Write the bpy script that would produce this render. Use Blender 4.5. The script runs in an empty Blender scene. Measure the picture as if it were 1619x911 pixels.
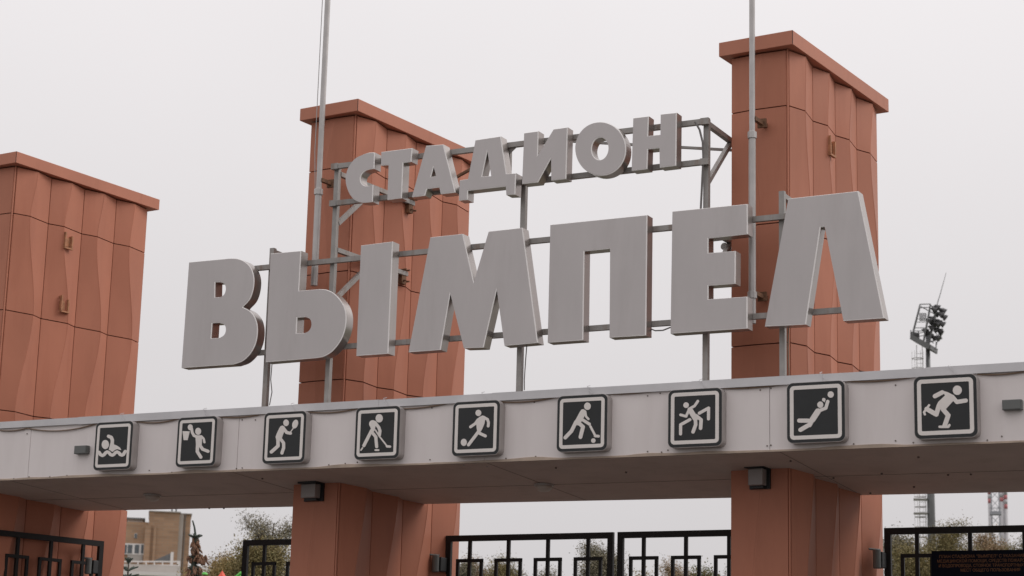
import bpy, bmesh, math, random
import numpy as np
from mathutils import Vector, Matrix
from mathutils.geometry import tessellate_polygon

SC = bpy.context.scene
COL = SC.collection
rnd = random.Random(11)

# ------------------------------------------------------------------ camera
F = 3112.0                                   # focal length in photo pixels (photo 1619 wide)
YAW, PITCH, ROLL = math.radians(-27.5552), math.radians(12.3116), math.radians(1.4792)
CAM = np.array([0.0, -19.0, 1.7])
fw = np.array([math.sin(YAW) * math.cos(PITCH), math.cos(YAW) * math.cos(PITCH), math.sin(PITCH)])
rt = np.array([math.cos(YAW), -math.sin(YAW), 0.0])
up = np.cross(rt, fw)
r2 = math.cos(ROLL) * rt + math.sin(ROLL) * up
u2 = -math.sin(ROLL) * rt + math.cos(ROLL) * up
cd = bpy.data.cameras.new('camera')
cd.sensor_width = 36.0
cd.sensor_fit = 'HORIZONTAL'
cd.lens = F / 1619.0 * 36.0
cd.clip_start = 0.1
cd.clip_end = 6000.0
co = bpy.data.objects.new('camera', cd)
COL.objects.link(co)
m4 = Matrix(((r2[0], u2[0], -fw[0], CAM[0]), (r2[1], u2[1], -fw[1], CAM[1]), (r2[2], u2[2], -fw[2], CAM[2]), (0, 0, 0, 1)))
co.matrix_world = m4
cd.dof.use_dof = True
cd.dof.focus_distance = 23.0
cd.dof.aperture_fstop = 3.2
SC.camera = co

# ------------------------------------------------------------------ sky, sun, exposure
SUN_EL, SUN_AZ = math.radians(42), math.radians(54)      # azimuth clockwise from +Y
wd = bpy.data.worlds.new('World')
SC.world = wd
wd.use_nodes = True
nt = wd.node_tree
nt.nodes.clear()
N = nt.nodes.new
wo = N('ShaderNodeOutputWorld')
bg = N('ShaderNodeBackground')
sky = N('ShaderNodeTexSky')
sky.sky_type = 'NISHITA'
sky.sun_disc = False
sky.sun_elevation = SUN_EL
sky.sun_rotation = SUN_AZ
sky.air_density = 1.0
sky.dust_density = 4.0
bw = N('ShaderNodeRGBToBW')
tc = N('ShaderNodeTexCoord')
sp = N('ShaderNodeSeparateXYZ')
mx = N('ShaderNodeMath'); mx.operation = 'MAXIMUM'; mx.inputs[1].default_value = 0.0
ma = N('ShaderNodeMath'); ma.operation = 'MULTIPLY_ADD'; ma.inputs[1].default_value = 7.4; ma.inputs[2].default_value = 5.5
no = N('ShaderNodeTexNoise'); no.inputs['Scale'].default_value = 2.2; no.inputs['Detail'].default_value = 4
nm = N('ShaderNodeMapRange'); nm.inputs['From Min'].default_value = .3; nm.inputs['From Max'].default_value = .7
nm.inputs['To Min'].default_value = .975; nm.inputs['To Max'].default_value = 1.025
mm = N('ShaderNodeMath'); mm.operation = 'MULTIPLY'
mixv = N('ShaderNodeMath'); mixv.operation = 'MULTIPLY_ADD'; mixv.inputs[1].default_value = 0.04
tint = N('ShaderNodeMix'); tint.data_type = 'RGBA'; tint.blend_type = 'MULTIPLY'; tint.inputs[0].default_value = 1.0
tint.inputs[7].default_value = (1.0, 0.964, 0.976, 1)
L = nt.links.new
L(tc.outputs['Generated'], sp.inputs[0]); L(sp.outputs['Z'], mx.inputs[0]); L(mx.outputs[0], ma.inputs[0])
L(tc.outputs['Generated'], no.inputs['Vector']); L(no.outputs['Fac'], nm.inputs['Value'])
L(ma.outputs[0], mm.inputs[0]); L(nm.outputs[0], mm.inputs[1])
L(sky.outputs[0], bw.inputs[0]); L(bw.outputs[0], mixv.inputs[0]); L(mm.outputs[0], mixv.inputs[2])
L(mixv.outputs[0], tint.inputs[6]); L(tint.outputs[2], bg.inputs['Color']); L(bg.outputs[0], wo.inputs[0])
bg.inputs['Strength'].default_value = 0.105

sd = bpy.data.lights.new('sun', 'SUN')
sd.energy = 1.25
sd.angle = math.radians(30)
sd.color = (1.0, 0.96, 0.92)
so = bpy.data.objects.new('sun', sd)
COL.objects.link(so)
sdir = Vector((math.sin(SUN_AZ) * math.cos(SUN_EL), math.cos(SUN_AZ) * math.cos(SUN_EL), math.sin(SUN_EL)))
so.rotation_euler = sdir.to_track_quat('Z', 'Y').to_euler()
so.location = sdir * 60

SC.view_settings.view_transform = 'Standard'
SC.view_settings.look = 'None'
SC.view_settings.gamma = 1.0
SC.view_settings.use_curve_mapping = False
SC.view_settings.exposure = 0.0

# ------------------------------------------------------------------ pixel -> place
def ray(x, y):
    return r2 * ((x - 809.5) / F) + u2 * (-(y - 455.5) / F) + fw

def onplane(x, y, n, d):
    n = np.array(n, float)
    v = ray(x, y)
    return CAM + v * ((d - CAM @ n) / (v @ n))

def at(x, y, Y):
    return onplane(x, y, (0, 1, 0), Y)

def far(x, y, dist):
    v = ray(x, y)
    v = v / math.hypot(v[0], v[1])
    return CAM + v * dist

# ------------------------------------------------------------------ materials
def newmat(name):
    m = bpy.data.materials.new(name)
    m.use_nodes = True
    return m, m.node_tree, m.node_tree.nodes['Principled BSDF']

def mat(name, col, rough=.6, metal=0.0, var=.12, scale=3.0, stretch=(1, 1, 1), spec=.5, bump=0.0, bscale=40.0, dirt=None, dirt_amt=.0, dirt_scale=1.0):
    m, t, b = newmat(name)
    n = t.nodes.new
    tcn = n('ShaderNodeTexCoord')
    mp = n('ShaderNodeMapping'); mp.inputs['Scale'].default_value = stretch
    t.links.new(tcn.outputs['Object'], mp.inputs[0])
    nz = n('ShaderNodeTexNoise'); nz.inputs['Scale'].default_value = scale; nz.inputs['Detail'].default_value = 6; nz.inputs['Roughness'].default_value = .6
    t.links.new(mp.outputs[0], nz.inputs['Vector'])
    r = n('ShaderNodeMapRange'); r.inputs['From Min'].default_value = .3; r.inputs['From Max'].default_value = .7
    r.inputs['To Min'].default_value = 1 - var; r.inputs['To Max'].default_value = 1 + var
    t.links.new(nz.outputs['Fac'], r.inputs['Value'])
    mul = n('ShaderNodeMix'); mul.data_type = 'RGBA'; mul.blend_type = 'MULTIPLY'; mul.inputs[0].default_value = 1
    mul.inputs[6].default_value = (*col, 1)
    t.links.new(r.outputs[0], mul.inputs[7])
    out = mul.outputs[2]
    if dirt:
        nd = n('ShaderNodeTexNoise'); nd.inputs['Scale'].default_value = dirt_scale; nd.inputs['Detail'].default_value = 8; nd.inputs['Roughness'].default_value = .65
        mp2 = n('ShaderNodeMapping'); mp2.inputs['Scale'].default_value = (3, 3, .45); mp2.inputs['Location'].default_value = (3.1, 7.7, 1.3)
        t.links.new(tcn.outputs['Object'], mp2.inputs[0]); t.links.new(mp2.outputs[0], nd.inputs['Vector'])
        rr = n('ShaderNodeMapRange'); rr.inputs['From Min'].default_value = .5; rr.inputs['From Max'].default_value = .78
        rr.inputs['To Max'].default_value = dirt_amt
        t.links.new(nd.outputs['Fac'], rr.inputs['Value'])
        dm = n('ShaderNodeMix'); dm.data_type = 'RGBA'
        dm.inputs[7].default_value = (*dirt, 1)
        t.links.new(rr.outputs[0], dm.inputs[0]); t.links.new(out, dm.inputs[6])
        out = dm.outputs[2]
    t.links.new(out, b.inputs['Base Color'])
    b.inputs['Roughness'].default_value = rough
    b.inputs['Metallic'].default_value = metal
    b.inputs['Specular IOR Level'].default_value = spec
    rr2 = n('ShaderNodeMapRange'); rr2.inputs['To Min'].default_value = max(0, rough - .1); rr2.inputs['To Max'].default_value = min(1, rough + .1)
    t.links.new(nz.outputs['Fac'], rr2.inputs['Value']); t.links.new(rr2.outputs[0], b.inputs['Roughness'])
    if bump:
        nb = n('ShaderNodeTexNoise'); nb.inputs['Scale'].default_value = bscale; nb.inputs['Detail'].default_value = 3
        t.links.new(mp.outputs[0], nb.inputs['Vector'])
        bp = n('ShaderNodeBump'); bp.inputs['Strength'].default_value = bump; bp.inputs['Distance'].default_value = .01
        t.links.new(nb.outputs['Fac'], bp.inputs['Height']); t.links.new(bp.outputs[0], b.inputs['Normal'])
    return m

M = {}
M['terracotta'] = mat('terracotta panel', (.445, .178, .113), .5, 0, .07, 1.3, (1, 1, .6), .18, bump=.10, bscale=2.2, dirt=(.33, .115, .07), dirt_amt=.4, dirt_scale=1.3)
M['terracotta_cap'] = mat('terracotta cap', (.48, .198, .13), .5, 0, .06, 1.5, dirt=(.36, .14, .09), dirt_amt=.4, dirt_scale=2, spec=.2)
def panel_tone(m, amt):
    t = m.node_tree; b = t.nodes['Principled BSDF']
    lk = b.inputs['Base Color'].links[0].from_socket
    g_ = t.nodes.new('ShaderNodeNewGeometry')
    r_ = t.nodes.new('ShaderNodeMapRange'); r_.inputs['To Min'].default_value = 1 - amt; r_.inputs['To Max'].default_value = 1 + amt
    x_ = t.nodes.new('ShaderNodeMix'); x_.data_type = 'RGBA'; x_.blend_type = 'MULTIPLY'; x_.inputs[0].default_value = 1
    t.links.new(g_.outputs['Random Per Island'], r_.inputs['Value'])
    t.links.new(lk, x_.inputs[6]); t.links.new(r_.outputs[0], x_.inputs[7]); t.links.new(x_.outputs[2], b.inputs['Base Color'])
panel_tone(M["terracotta"], .085)
M['joint'] = mat('joint shadow gap', (.045, .018, .014), .8)
M['fascia'] = mat('pinkish white fascia', (.73, .675, .66), .5, 0, .04, 1.1, (1, 1, .5), .4, bump=.1, bscale=1.5, dirt=(.56, .49, .47), dirt_amt=.35, dirt_scale=.8)
M['flash'] = mat('galvanised flashing', (.56, .55, .56), .42, .25, .1, 2.0, (1, 1, 1), bump=.15, bscale=3)
M['lip'] = mat('tan edge strip', (.42, .33, .26), .6, 0, .25, 2.5)
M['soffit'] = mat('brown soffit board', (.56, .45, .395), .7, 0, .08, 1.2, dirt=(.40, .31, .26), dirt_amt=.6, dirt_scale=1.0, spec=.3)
M['soffit_seam'] = mat('soffit seam', (.20, .155, .13), .8)
M['face'] = mat('brushed silver face', (.465, .436, .43), .36, .45, .08, 1.1, (1, 1, .35), dirt=(.33, .30, .29), dirt_amt=.45, dirt_scale=.7)  # broad tone noise stands in for soft reflection gradients on the metal
M['side'] = mat('silver letter side', (.42, .385, .365), .30, .8, .06, 1.5, dirt=(.2, .17, .15), dirt_amt=.3, dirt_scale=.9)
M['trim'] = mat('highlight tinted letter trim', (.86, .83, .81), .35, 0, .05)  # edge highlights put into the trim's pale base colour
M['steel'] = mat('grey painted steel tube', (.31, .295, .28), .5, .15, .16, 5.0, dirt=(.17, .085, .045), dirt_amt=.75, dirt_scale=3.2)
M['rust'] = mat('rusty bracket', (.17, .085, .045), .8, 0, .4, 14.0)
M['rustred'] = mat('rusty hook', (.40, .19, .10), .8, 0, .3, 14.0)
M['pole'] = mat('silver pole', (.46, .44, .43), .4, .35, .12, 4.0, dirt=(.24, .2, .17), dirt_amt=.5, dirt_scale=2)
M['black'] = mat('black sign panel', (.021, .0225, .0235), .4, 0, .15, 4.0, spec=.35)
M['white'] = mat('off white sign print', (.75, .70, .665), .5, 0, .05, 5.0)
M['casing'] = mat('grey sign casing', (.42, .385, .37), .45, .2, .1, 4.0, dirt=(.22, .18, .16), dirt_amt=.5, dirt_scale=3)
M['box'] = mat('grey green junction box', (.12, .125, .12), .55, 0, .1)
M['gate'] = mat('black gate paint', (.017, .015, .015), .5, 0, .2, 6.0, spec=.22)
M['lampblack'] = mat('black lamp back', (.012, .012, .013), .5)
M['lampglass'] = mat('milky lamp diffuser', (.27, .235, .225), .35, 0, .06)
M['dome'] = mat('yellowed dome diffuser', (.50, .43, .38), .35, 0, .1)
M['cable'] = mat('grey cable', (.16, .15, .145), .6)
M['cabletan'] = mat('tan cable', (.20, .135, .095), .6)
M['screw'] = mat('dark screw', (.13, .10, .085), .7)
M['board'] = mat('navy notice board', (.006, .008, .016), .6, 0, .15, spec=.08)
M['gold'] = mat('orange board lettering', (.24, .095, .025), .5)
M['asphalt'] = mat('asphalt', (.075, .07, .066), .9, 0, .3, .6, bump=.3, bscale=30)
M['paving'] = mat('grey paving', (.17, .16, .15), .85, 0, .2, .9)
M['grass'] = mat('autumn grass', (.07, .075, .03), .9, 0, .4, .3)
M['brick'] = None
M['plaster'] = mat('pale plaster', (.42, .39, .36), .8, 0, .12, .4)
M['whitepaint'] = mat('white paint', (.70, .67, .65), .5, 0, .05)
M['glass'] = mat('dark window glass', (.10, .115, .125), .12, 0, .2)
M['mast'] = mat('galvanised mast', (.15, .152, .155), .55, .25, .15, 3.0)
M['mastlight'] = mat('light galvanised ladder', (.40, .39, .385), .5, .2, .1)
M['lamphead'] = mat('dark floodlight', (.05, .048, .05), .5, 0, .2)
M['chimred'] = mat('hazed red band', (.46, .16, .17), .7, 0, .1)  # distance haze is mixed into this red
M['chimwhite'] = mat('hazed white stack', (.44, .43, .44), .7, 0, .06)  # white greyed in the base colour to imitate distance haze
M['chimgrey'] = mat('pale grey lattice', (.32, .33, .36), .7, 0, .1)
M['bark'] = mat('grey brown bark', (.10, .08, .065), .9, 0, .3, 6)
M['barkpale'] = mat('pale twig bark', (.20, .155, .13), .9, 0, .3, 6)
M['needle'] = mat('blue green needles', (.055, .075, .06), .7, 0, .3, 3)
M['cone'] = mat('brown spruce cone', (.21, .115, .07), .8, 0, .35, 10)
M['redplay'] = mat('red play roof', (.75, .085, .04), .4, 0, .05)
M['greenplay'] = mat('green play tube', (.10, .45, .06), .4, 0, .05)
M['wood'] = mat('brown timber post', (.20, .11, .06), .7, 0, .2)

def brickmat():
    m, t, b = newmat('tan brickwork')
    n = t.nodes.new
    tcn = n('ShaderNodeTexCoord')
    mp = n('ShaderNodeMapping'); mp.inputs['Rotation'].default_value = (math.radians(90), 0, 0)
    t.links.new(tcn.outputs['Object'], mp.inputs[0])
    br = n('ShaderNodeTexBrick')
    br.inputs['Color1'].default_value = (.40, .25, .155, 1); br.inputs['Color2'].default_value = (.32, .20, .125, 1)
    br.inputs['Mortar'].default_value = (.32, .25, .19, 1)
    br.inputs['Scale'].default_value = 1; br.inputs['Brick Width'].default_value = .9; br.inputs['Row Height'].default_value = .3; br.inputs['Mortar Size'].default_value = .02
    t.links.new(mp.outputs[0], br.inputs['Vector'])
    nz = n('ShaderNodeTexNoise'); nz.inputs['Scale'].default_value = .25; nz.inputs['Detail'].default_value = 6
    mp2 = n('ShaderNodeMapping'); mp2.inputs['Scale'].default_value = (.5, .5, 3)
    t.links.new(tcn.outputs['Object'], mp2.inputs[0]); t.links.new(mp2.outputs[0], nz.inputs['Vector'])
    r = n('ShaderNodeMapRange'); r.inputs['To Min'].default_value = .75; r.inputs['To Max'].default_value = 1.25
    t.links.new(nz.outputs['Fac'], r.inputs['Value'])
    mul = n('ShaderNodeMix'); mul.data_type = 'RGBA'; mul.blend_type = 'MULTIPLY'; mul.inputs[0].default_value = 1
    t.links.new(br.outputs['Color'], mul.inputs[6]); t.links.new(r.outputs[0], mul.inputs[7])
    t.links.new(mul.outputs[2], b.inputs['Base Color'])
    b.inputs['Roughness'].default_value = .9
    return m
M['brick'] = brickmat()

def leafmat(name, cols):
    m, t, b = newmat(name)
    n = t.nodes.new
    g = n('ShaderNodeNewGeometry')
    cr = n('ShaderNodeValToRGB')
    cr.color_ramp.interpolation = 'LINEAR'
    els = cr.color_ramp.elements
    while len(els) < len(cols): els.new(.5)
    for i, c in enumerate(cols):
        els[i].position = i / max(1, len(cols) - 1)
        els[i].color = (*c, 1)
    t.links.new(g.outputs['Random Per Island'], cr.inputs[0])
    t.links.new(cr.outputs[0], b.inputs['Base Color'])
    b.inputs['Roughness'].default_value = .7
    b.inputs['Specular IOR Level'].default_value = .25
    return m
M['leaf_olive'] = leafmat('olive autumn leaves', [(.15, .135, .06), (.23, .195, .085), (.19, .15, .07), (.28, .22, .10)])
M['leaf_grey'] = leafmat('grey green thin leaves', [(.15, .145, .095), (.21, .19, .13), (.25, .22, .155), (.17, .14, .10)])
M['leaf_rust'] = leafmat('rusty brown leaves', [(.24, .15, .085), (.30, .20, .11), (.20, .16, .09), (.34, .24, .15)])
M['leaf_green'] = leafmat('dark green leaves', [(.08, .11, .045), (.12, .14, .06), (.20, .16, .06), (.16, .09, .045)])
M['leaf_yellow'] = leafmat('yellow brown leaves', [(.30, .20, .07), (.23, .18, .07), (.34, .24, .11), (.17, .15, .065)])

# ------------------------------------------------------------------ objects
def tag(o, label=None, cat=None, group=None, kind=None):
    if label: o['label'] = label
    if cat: o['category'] = cat
    if group: o['group'] = group
    if kind: o['kind'] = kind
    return o

ROOT = {}
def thing(name, loc, label, cat, group=None):
    o = bpy.data.objects.new(name, None)
    o.empty_display_size = .2
    COL.objects.link(o)
    o.location = tuple(loc)
    ROOT[o.name] = np.array(loc, float)
    return tag(o, label, cat, group)

def obj(name, bm, m, parent=None, smooth=False, label=None, origin=None):
    """link a bmesh given in world coordinates as one mesh object"""
    off = ROOT[parent.name] if parent is not None else (np.array(origin, float) if origin is not None else np.zeros(3))
    bmesh.ops.translate(bm, verts=bm.verts, vec=Vector(-off))
    me = bpy.data.meshes.new(name)
    bm.to_mesh(me)
    bm.free()
    ms = m if isinstance(m, (list, tuple)) else [m]
    for k in ms: me.materials.append(M[k])
    if smooth:
        for p in me.polygons: p.use_smooth = True
    o = bpy.data.objects.new(name, me)
    COL.objects.link(o)
    if parent is not None:
        o.parent = parent
    else:
        o.location = tuple(off)
    ROOT[o.name] = off
    if label: o['label'] = label
    return o

def add_box(bm, c, ax, ay, az, mi=0, bevel=0.0):
    """box centred at c with half-axis vectors"""
    c, ax, ay, az = [np.array(v, float) for v in (c, ax, ay, az)]
    vs = []
    for sx in (-1, 1):
        for sy in (-1, 1):
            for sz in (-1, 1):
                vs.append(bm.verts.new(tuple(c + sx * ax + sy * ay + sz * az)))
    q = ((0, 1, 3, 2), (4, 6, 7, 5), (0, 4, 5, 1), (2, 3, 7, 6), (0, 2, 6, 4), (1, 5, 7, 3))
    fs = [bm.faces.new([vs[i] for i in f]) for f in q]
    flip = np.dot(np.cross(ax, ay), az) < 0
    for f in fs:
        if flip: f.normal_flip()
        f.material_index = mi
    if bevel:
        es = list({e for f in fs for e in f.edges})
        bmesh.ops.bevel(bm, geom=es, offset=bevel, segments=2, affect='EDGES', profile=.6)

def abox(bm, x0, x1, y0, y1, z0, z1, mi=0, bevel=0.0):
    add_box(bm, ((x0 + x1) / 2, (y0 + y1) / 2, (z0 + z1) / 2), ((x1 - x0) / 2, 0, 0), (0, (y1 - y0) / 2, 0), (0, 0, (z1 - z0) / 2), mi, bevel)

def add_bar(bm, a, b, w, h=None, mi=0, upv=(0, 0, 1), bevel=0.0):
    """rectangular bar from a to b; h is measured along upv"""
    a, b = np.array(a, float), np.array(b, float)
    d = b - a
    l = np.linalg.norm(d)
    d = d / l
    u = np.array(upv, float)
    if abs(d @ u) > .98: u = np.array((0, 1.0, 0))
    s = np.cross(d, u); s /= np.linalg.norm(s)
    u = np.cross(s, d)
    add_box(bm, (a + b) / 2, d * l / 2, s * w / 2, u * (h or w) / 2, mi, bevel)

def add_tube(bm, pts, r, seg=8, mi=0, cap=True):
    pts = [np.array(p, float) for p in pts]
    rs = r if isinstance(r, (list, tuple)) else [r] * len(pts)
    rings = []
    ref = None
    for i, p in enumerate(pts):
        d = pts[min(i + 1, len(pts) - 1)] - pts[max(i - 1, 0)]
        d = d / (np.linalg.norm(d) + 1e-9)
        if ref is None:
            ref = np.array((0, 0, 1.0)) if abs(d[2]) < .9 else np.array((1.0, 0, 0))
        s = np.cross(d, ref); s /= np.linalg.norm(s) + 1e-9
        u = np.cross(s, d)
        ref = u
        rings.append([bm.verts.new(tuple(p + rs[i] * (math.cos(2 * math.pi * k / seg) * s + math.sin(2 * math.pi * k / seg) * u))) for k in range(seg)])
    for a, b in zip(rings, rings[1:]):
        for k in range(seg):
            f = bm.faces.new((a[k], a[(k + 1) % seg], b[(k + 1) % seg], b[k]))
            f.material_index = mi
    if cap:
        for ring, rev in ((rings[0], False), (rings[-1], True)):
            f = bm.faces.new(ring if rev else ring[::-1])
            f.material_index = mi

def B():
    return bmesh.new()

# ------------------------------------------------------------------ 2-D outlines
def spline(pts, n=6):
    P = [np.array(p, float) for p in pts]
    out = []
    for i in range(len(P) - 1):
        p0 = P[i - 1] if i > 0 else 2 * P[0] - P[1]
        p1, p2 = P[i], P[i + 1]
        p3 = P[i + 2] if i + 2 < len(P) else 2 * P[-1] - P[-2]
        for k in range(n):
            t = k / n
            out.append(.5 * ((2 * p1) + (-p0 + p2) * t + (2 * p0 - 5 * p1 + 4 * p2 - p3) * t * t + (-p0 + 3 * p1 - 3 * p2 + p3) * t ** 3))
    out.append(P[-1])
    return out

def outline(items):
    out = []
    for it in items:
        if isinstance(it, list): out += spline(it)
        else: out.append(np.array(it, float))
    res = []
    for p in out:
        if not res or np.linalg.norm(p - res[-1]) > 1e-6: res.append(p)
    return res

def area(P):
    return .5 * sum(P[i - 1][0] * P[i][1] - P[i][0] * P[i - 1][1] for i in range(len(P)))

def inset(P, d):
    """move every edge of a ccw loop inwards by d"""
    n = len(P)
    out = []
    for i in range(n):
        a, b, c = P[i - 1], P[i], P[(i + 1) % n]
        e1 = (b - a) / np.linalg.norm(b - a); e2 = (c - b) / np.linalg.norm(c - b)
        n1 = np.array((-e1[1], e1[0])); n2 = np.array((-e2[1], e2[0]))
        bis = n1 + n2
        l = np.linalg.norm(bis)
        bis = bis / l if l > 1e-6 else n1
        k = d / max(.35, bis @ n1)
        out.append(b + bis * k)
    return out

def fill(bm, loops, y, mi=0):
    """flat filled shape in the xz plane at depth y, facing -Y"""
    tess = tessellate_polygon([[Vector((p[0], p[1], 0)) for p in lp] for lp in loops])
    flat = [p for lp in loops for p in lp]
    vs = [bm.verts.new((p[0], y, p[1])) for p in flat]
    for t in tess:
        a, b, c = [flat[i] for i in t]
        ar = (b[0] - a[0]) * (c[1] - a[1]) - (c[0] - a[0]) * (b[1] - a[1])
        if abs(ar) < 1e-9: continue
        ids = t if ar > 0 else t[::-1]
        f = bm.faces.new([vs[i] for i in ids])
        f.material_index = mi

def walls(bm, loop, y0, y1, mi=0):
    n = len(loop)
    a = [bm.verts.new((p[0], y0, p[1])) for p in loop]
    b = [bm.verts.new((p[0], y1, p[1])) for p in loop]
    for i in range(n):
        j = (i + 1) % n
        f = bm.faces.new((a[i], b[i], b[j], a[j]))
        f.material_index = mi

def plate(bm, loops, y0, y1, mi=0):
    """solid plate with front at y0 (towards -Y) and back at y1"""
    fill(bm, loops, y0, mi)
    for lp in loops: walls(bm, lp, y0, y1, mi)

def capsule(p, q, w, n=7):
    p, q = np.array(p, float), np.array(q, float)
    d = q - p; d /= np.linalg.norm(d)
    s = np.array((-d[1], d[0]))
    out = []
    for k in range(n + 1):
        a = -math.pi / 2 + math.pi * k / n
        out.append(q + w / 2 * (math.cos(a) * d + math.sin(a) * s))
    for k in range(n + 1):
        a = math.pi / 2 + math.pi * k / n
        out.append(p + w / 2 * (math.cos(a) * d + math.sin(a) * s))
    return out

def rrect(x0, x1, z0, z1, r, n=6):
    out = []
    for cx, cz, a0 in ((x1 - r, z0 + r, -90), (x1 - r, z1 - r, 0), (x0 + r, z1 - r, 90), (x0 + r, z0 + r, 180)):
        for k in range(n + 1):
            a = math.radians(a0 + 90 * k / n)
            out.append(np.array((cx + r * math.cos(a), cz + r * math.sin(a))))
    return out

def ccw(P):
    return P if area(P) > 0 else P[::-1]

# ------------------------------------------------------------------ ground
bm = B()
bmesh.ops.create_grid(bm, x_segments=1, y_segments=1, size=4000)
tag(obj('ground', bm, 'grass'), kind='structure')
bm = B(); abox(bm, -60, 30, -60, 4.2, -.1, .004)
tag(obj('road', bm, 'asphalt'), kind='structure')
bm = B(); abox(bm, -60, 30, 4.2, 22, -.1, .12)
tag(obj('pavement', bm, 'paving'), kind='structure')

# ------------------------------------------------------------------ gate portal: canopy beam
XL, XR = -26.0, 3.0
def zfront(x): return 4.431 - .0028 * (x + 9.85)
KS = .052
def soffit(x, y):                                       # pixel on the sloping soffit
    return onplane(x, y, (.0028, KS, 1.0), 4.431 - .0028 * 9.85)
def zs(x, y): return zfront(x) - KS * y
ZT = 5.196
pb0, pb1 = soffit(200, 806.7), soffit(1619, 777.9)
sl = (pb1[1] - pb0[1]) / (pb1[0] - pb0[0])
def yback(x): return pb0[1] + sl * (x - pb0[0])

canopy = thing('canopy', (-10, 0, zfront(-10)), 'long pinkish white beam spanning the brick red towers, brown underside', 'canopy')
seams = sorted([at(48, 700, 0)[0], at(377, 690, 0)[0], at(1217, 660, 0)[0], XL, XR])
seams = sorted(seams + [seams[2] + (seams[3] - seams[2]) * k / 2 for k in (1,)])
bm = B()
for a, b in zip(seams, seams[1:]):
    n = max(2, int((b - a) / .4))
    for i in range(n):
        xa = a + .003 + (b - a - .006) * i / n; xb = a + .003 + (b - a - .006) * (i + 1) / n
        vs = [bm.verts.new(p) for p in ((xa, 0, zfront(xa) + .012), (xb, 0, zfront(xb) + .012), (xb, 0, ZT - .08), (xa, 0, ZT - .08))]
        bm.faces.new(vs)
bmesh.ops.remove_doubles(bm, verts=bm.verts, dist=.0005)
ex = bmesh.ops.extrude_face_region(bm, geom=bm.faces[:])
bmesh.ops.translate(bm, verts=[v for v in ex['geom'] if isinstance(v, bmesh.types.BMVert)], vec=(0, .02, 0))
bmesh.ops.recalc_face_normals(bm, faces=bm.faces)
obj('fascia', bm, 'fascia', canopy)
bm = B()                                                # dark core body behind the fascia
v = [bm.verts.new(p) for p in ((XL, .022, zfront(XL) + .004), (XR, .022, zfront(XR) + .004), (XR, yback(XR) - .02, zs(XR, yback(XR)) + .004), (XL, yback(XL) - .02, zs(XL, yback(XL)) + .004))]
w = [bm.verts.new((q.co.x, q.co.y, ZT - .01)) for q in v]
bm.faces.new(w)
for i in range(4):
    j = (i + 1) % 4
    bm.faces.new((v[i], v[j], w[j], w[i]))
obj('core', bm, 'joint', canopy)
bm = B()                                                # rear fascia
v = [bm.verts.new(p) for p in ((XL, yback(XL), zs(XL, yback(XL)) + .002), (XR, yback(XR), zs(XR, yback(XR)) + .002), (XR, yback(XR), ZT), (XL, yback(XL), ZT))]
bm.faces.new(v[::-1])
obj('rear_fascia', bm, 'fascia', canopy)
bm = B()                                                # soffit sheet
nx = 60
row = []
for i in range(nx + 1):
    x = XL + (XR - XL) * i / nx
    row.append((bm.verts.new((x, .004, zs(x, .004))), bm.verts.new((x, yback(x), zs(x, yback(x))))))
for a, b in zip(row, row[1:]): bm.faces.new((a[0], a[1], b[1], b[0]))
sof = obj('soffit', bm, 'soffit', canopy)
bm = B()                                                # board joints on the soffit
xs_ = [soffit(770, 732)[0], soffit(385, 752)[0], soffit(1290, 712)[0]]
step = xs_[0] - xs_[1]
for k in range(-4, 8):
    x = xs_[0] + step * k / 1.0
    if not (XL < x < XR): continue
    add_bar(bm, (x, .02, zs(x, .02) - .001), (x, yback(x) - .02, zs(x, yback(x) - .02) - .001), .006, .004)
ym = 1.40
for (xa, xb) in ((XL, XR),):
    add_bar(bm, (xa, ym, zs(xa, ym) - .001), (xb, ym + .12, zs(xb, ym + .12) - .001), .006, .004)
obj('board_joint', bm, 'soffit_seam', sof)
bm = B()                                                # wavy tan edge strip under the fascia
n = 260
prev = None
for i in range(n + 1):
    x = XL + (XR - XL) * i / n
    wv = .5 * math.sin(x * 3.1 + .7) + .32 * math.sin(x * 5.3 + 2.) + .18 * math.sin(x * 9.7)
    z0 = zfront(x) + .002
    h = .018 + .022 * max(0, wv + .15)
    y = -.006 - .006 * max(0, wv)
    c = [bm.verts.new(p) for p in ((x, y, z0), (x, y, z0 + h), (x, .003, z0 + h + .004), (x, .003, z0 - .001))]
    if prev:
        for k in range(4):
            bm.faces.new((prev[k], c[k], c[(k + 1) % 4], prev[(k + 1) % 4]))
    prev = c
bmesh.ops.recalc_face_normals(bm, faces=bm.faces)
obj('edge_strip', bm, 'lip', canopy)
bm = B()                                                # flashing along the top, in overlapping lengths
cuts = [at(px, 640, 0)[0] for px in (128, 325, 466, 597, 780, 930, 1095, 1298, 1466)]
cuts = [XL] + cuts + [at(1619, 600, 0)[0] + .9, XR]
for i, (a, b) in enumerate(zip(cuts, cuts[1:])):
    dy = -.030 - (.004 if i % 2 else 0) ; dz = .003 if i % 2 else 0
    zb = ZT - .088 + (.004 if i % 3 == 0 else 0)
    abox(bm, a, b + (.03 if i % 2 else 0), dy, dy + .006, zb, ZT + dz)
    vs = [bm.verts.new(p) for p in ((a, dy, ZT + dz), (b + (.03 if i % 2 else 0), dy, ZT + dz), (b + (.03 if i % 2 else 0), .35, ZT + .03 + dz), (a, .35, ZT + .03 + dz))]
    bm.faces.new(vs)
    abox(bm, a, b, dy + .006, .0, zb + .001, zb + .004)
obj('flashing', bm, 'flash', canopy)
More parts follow.
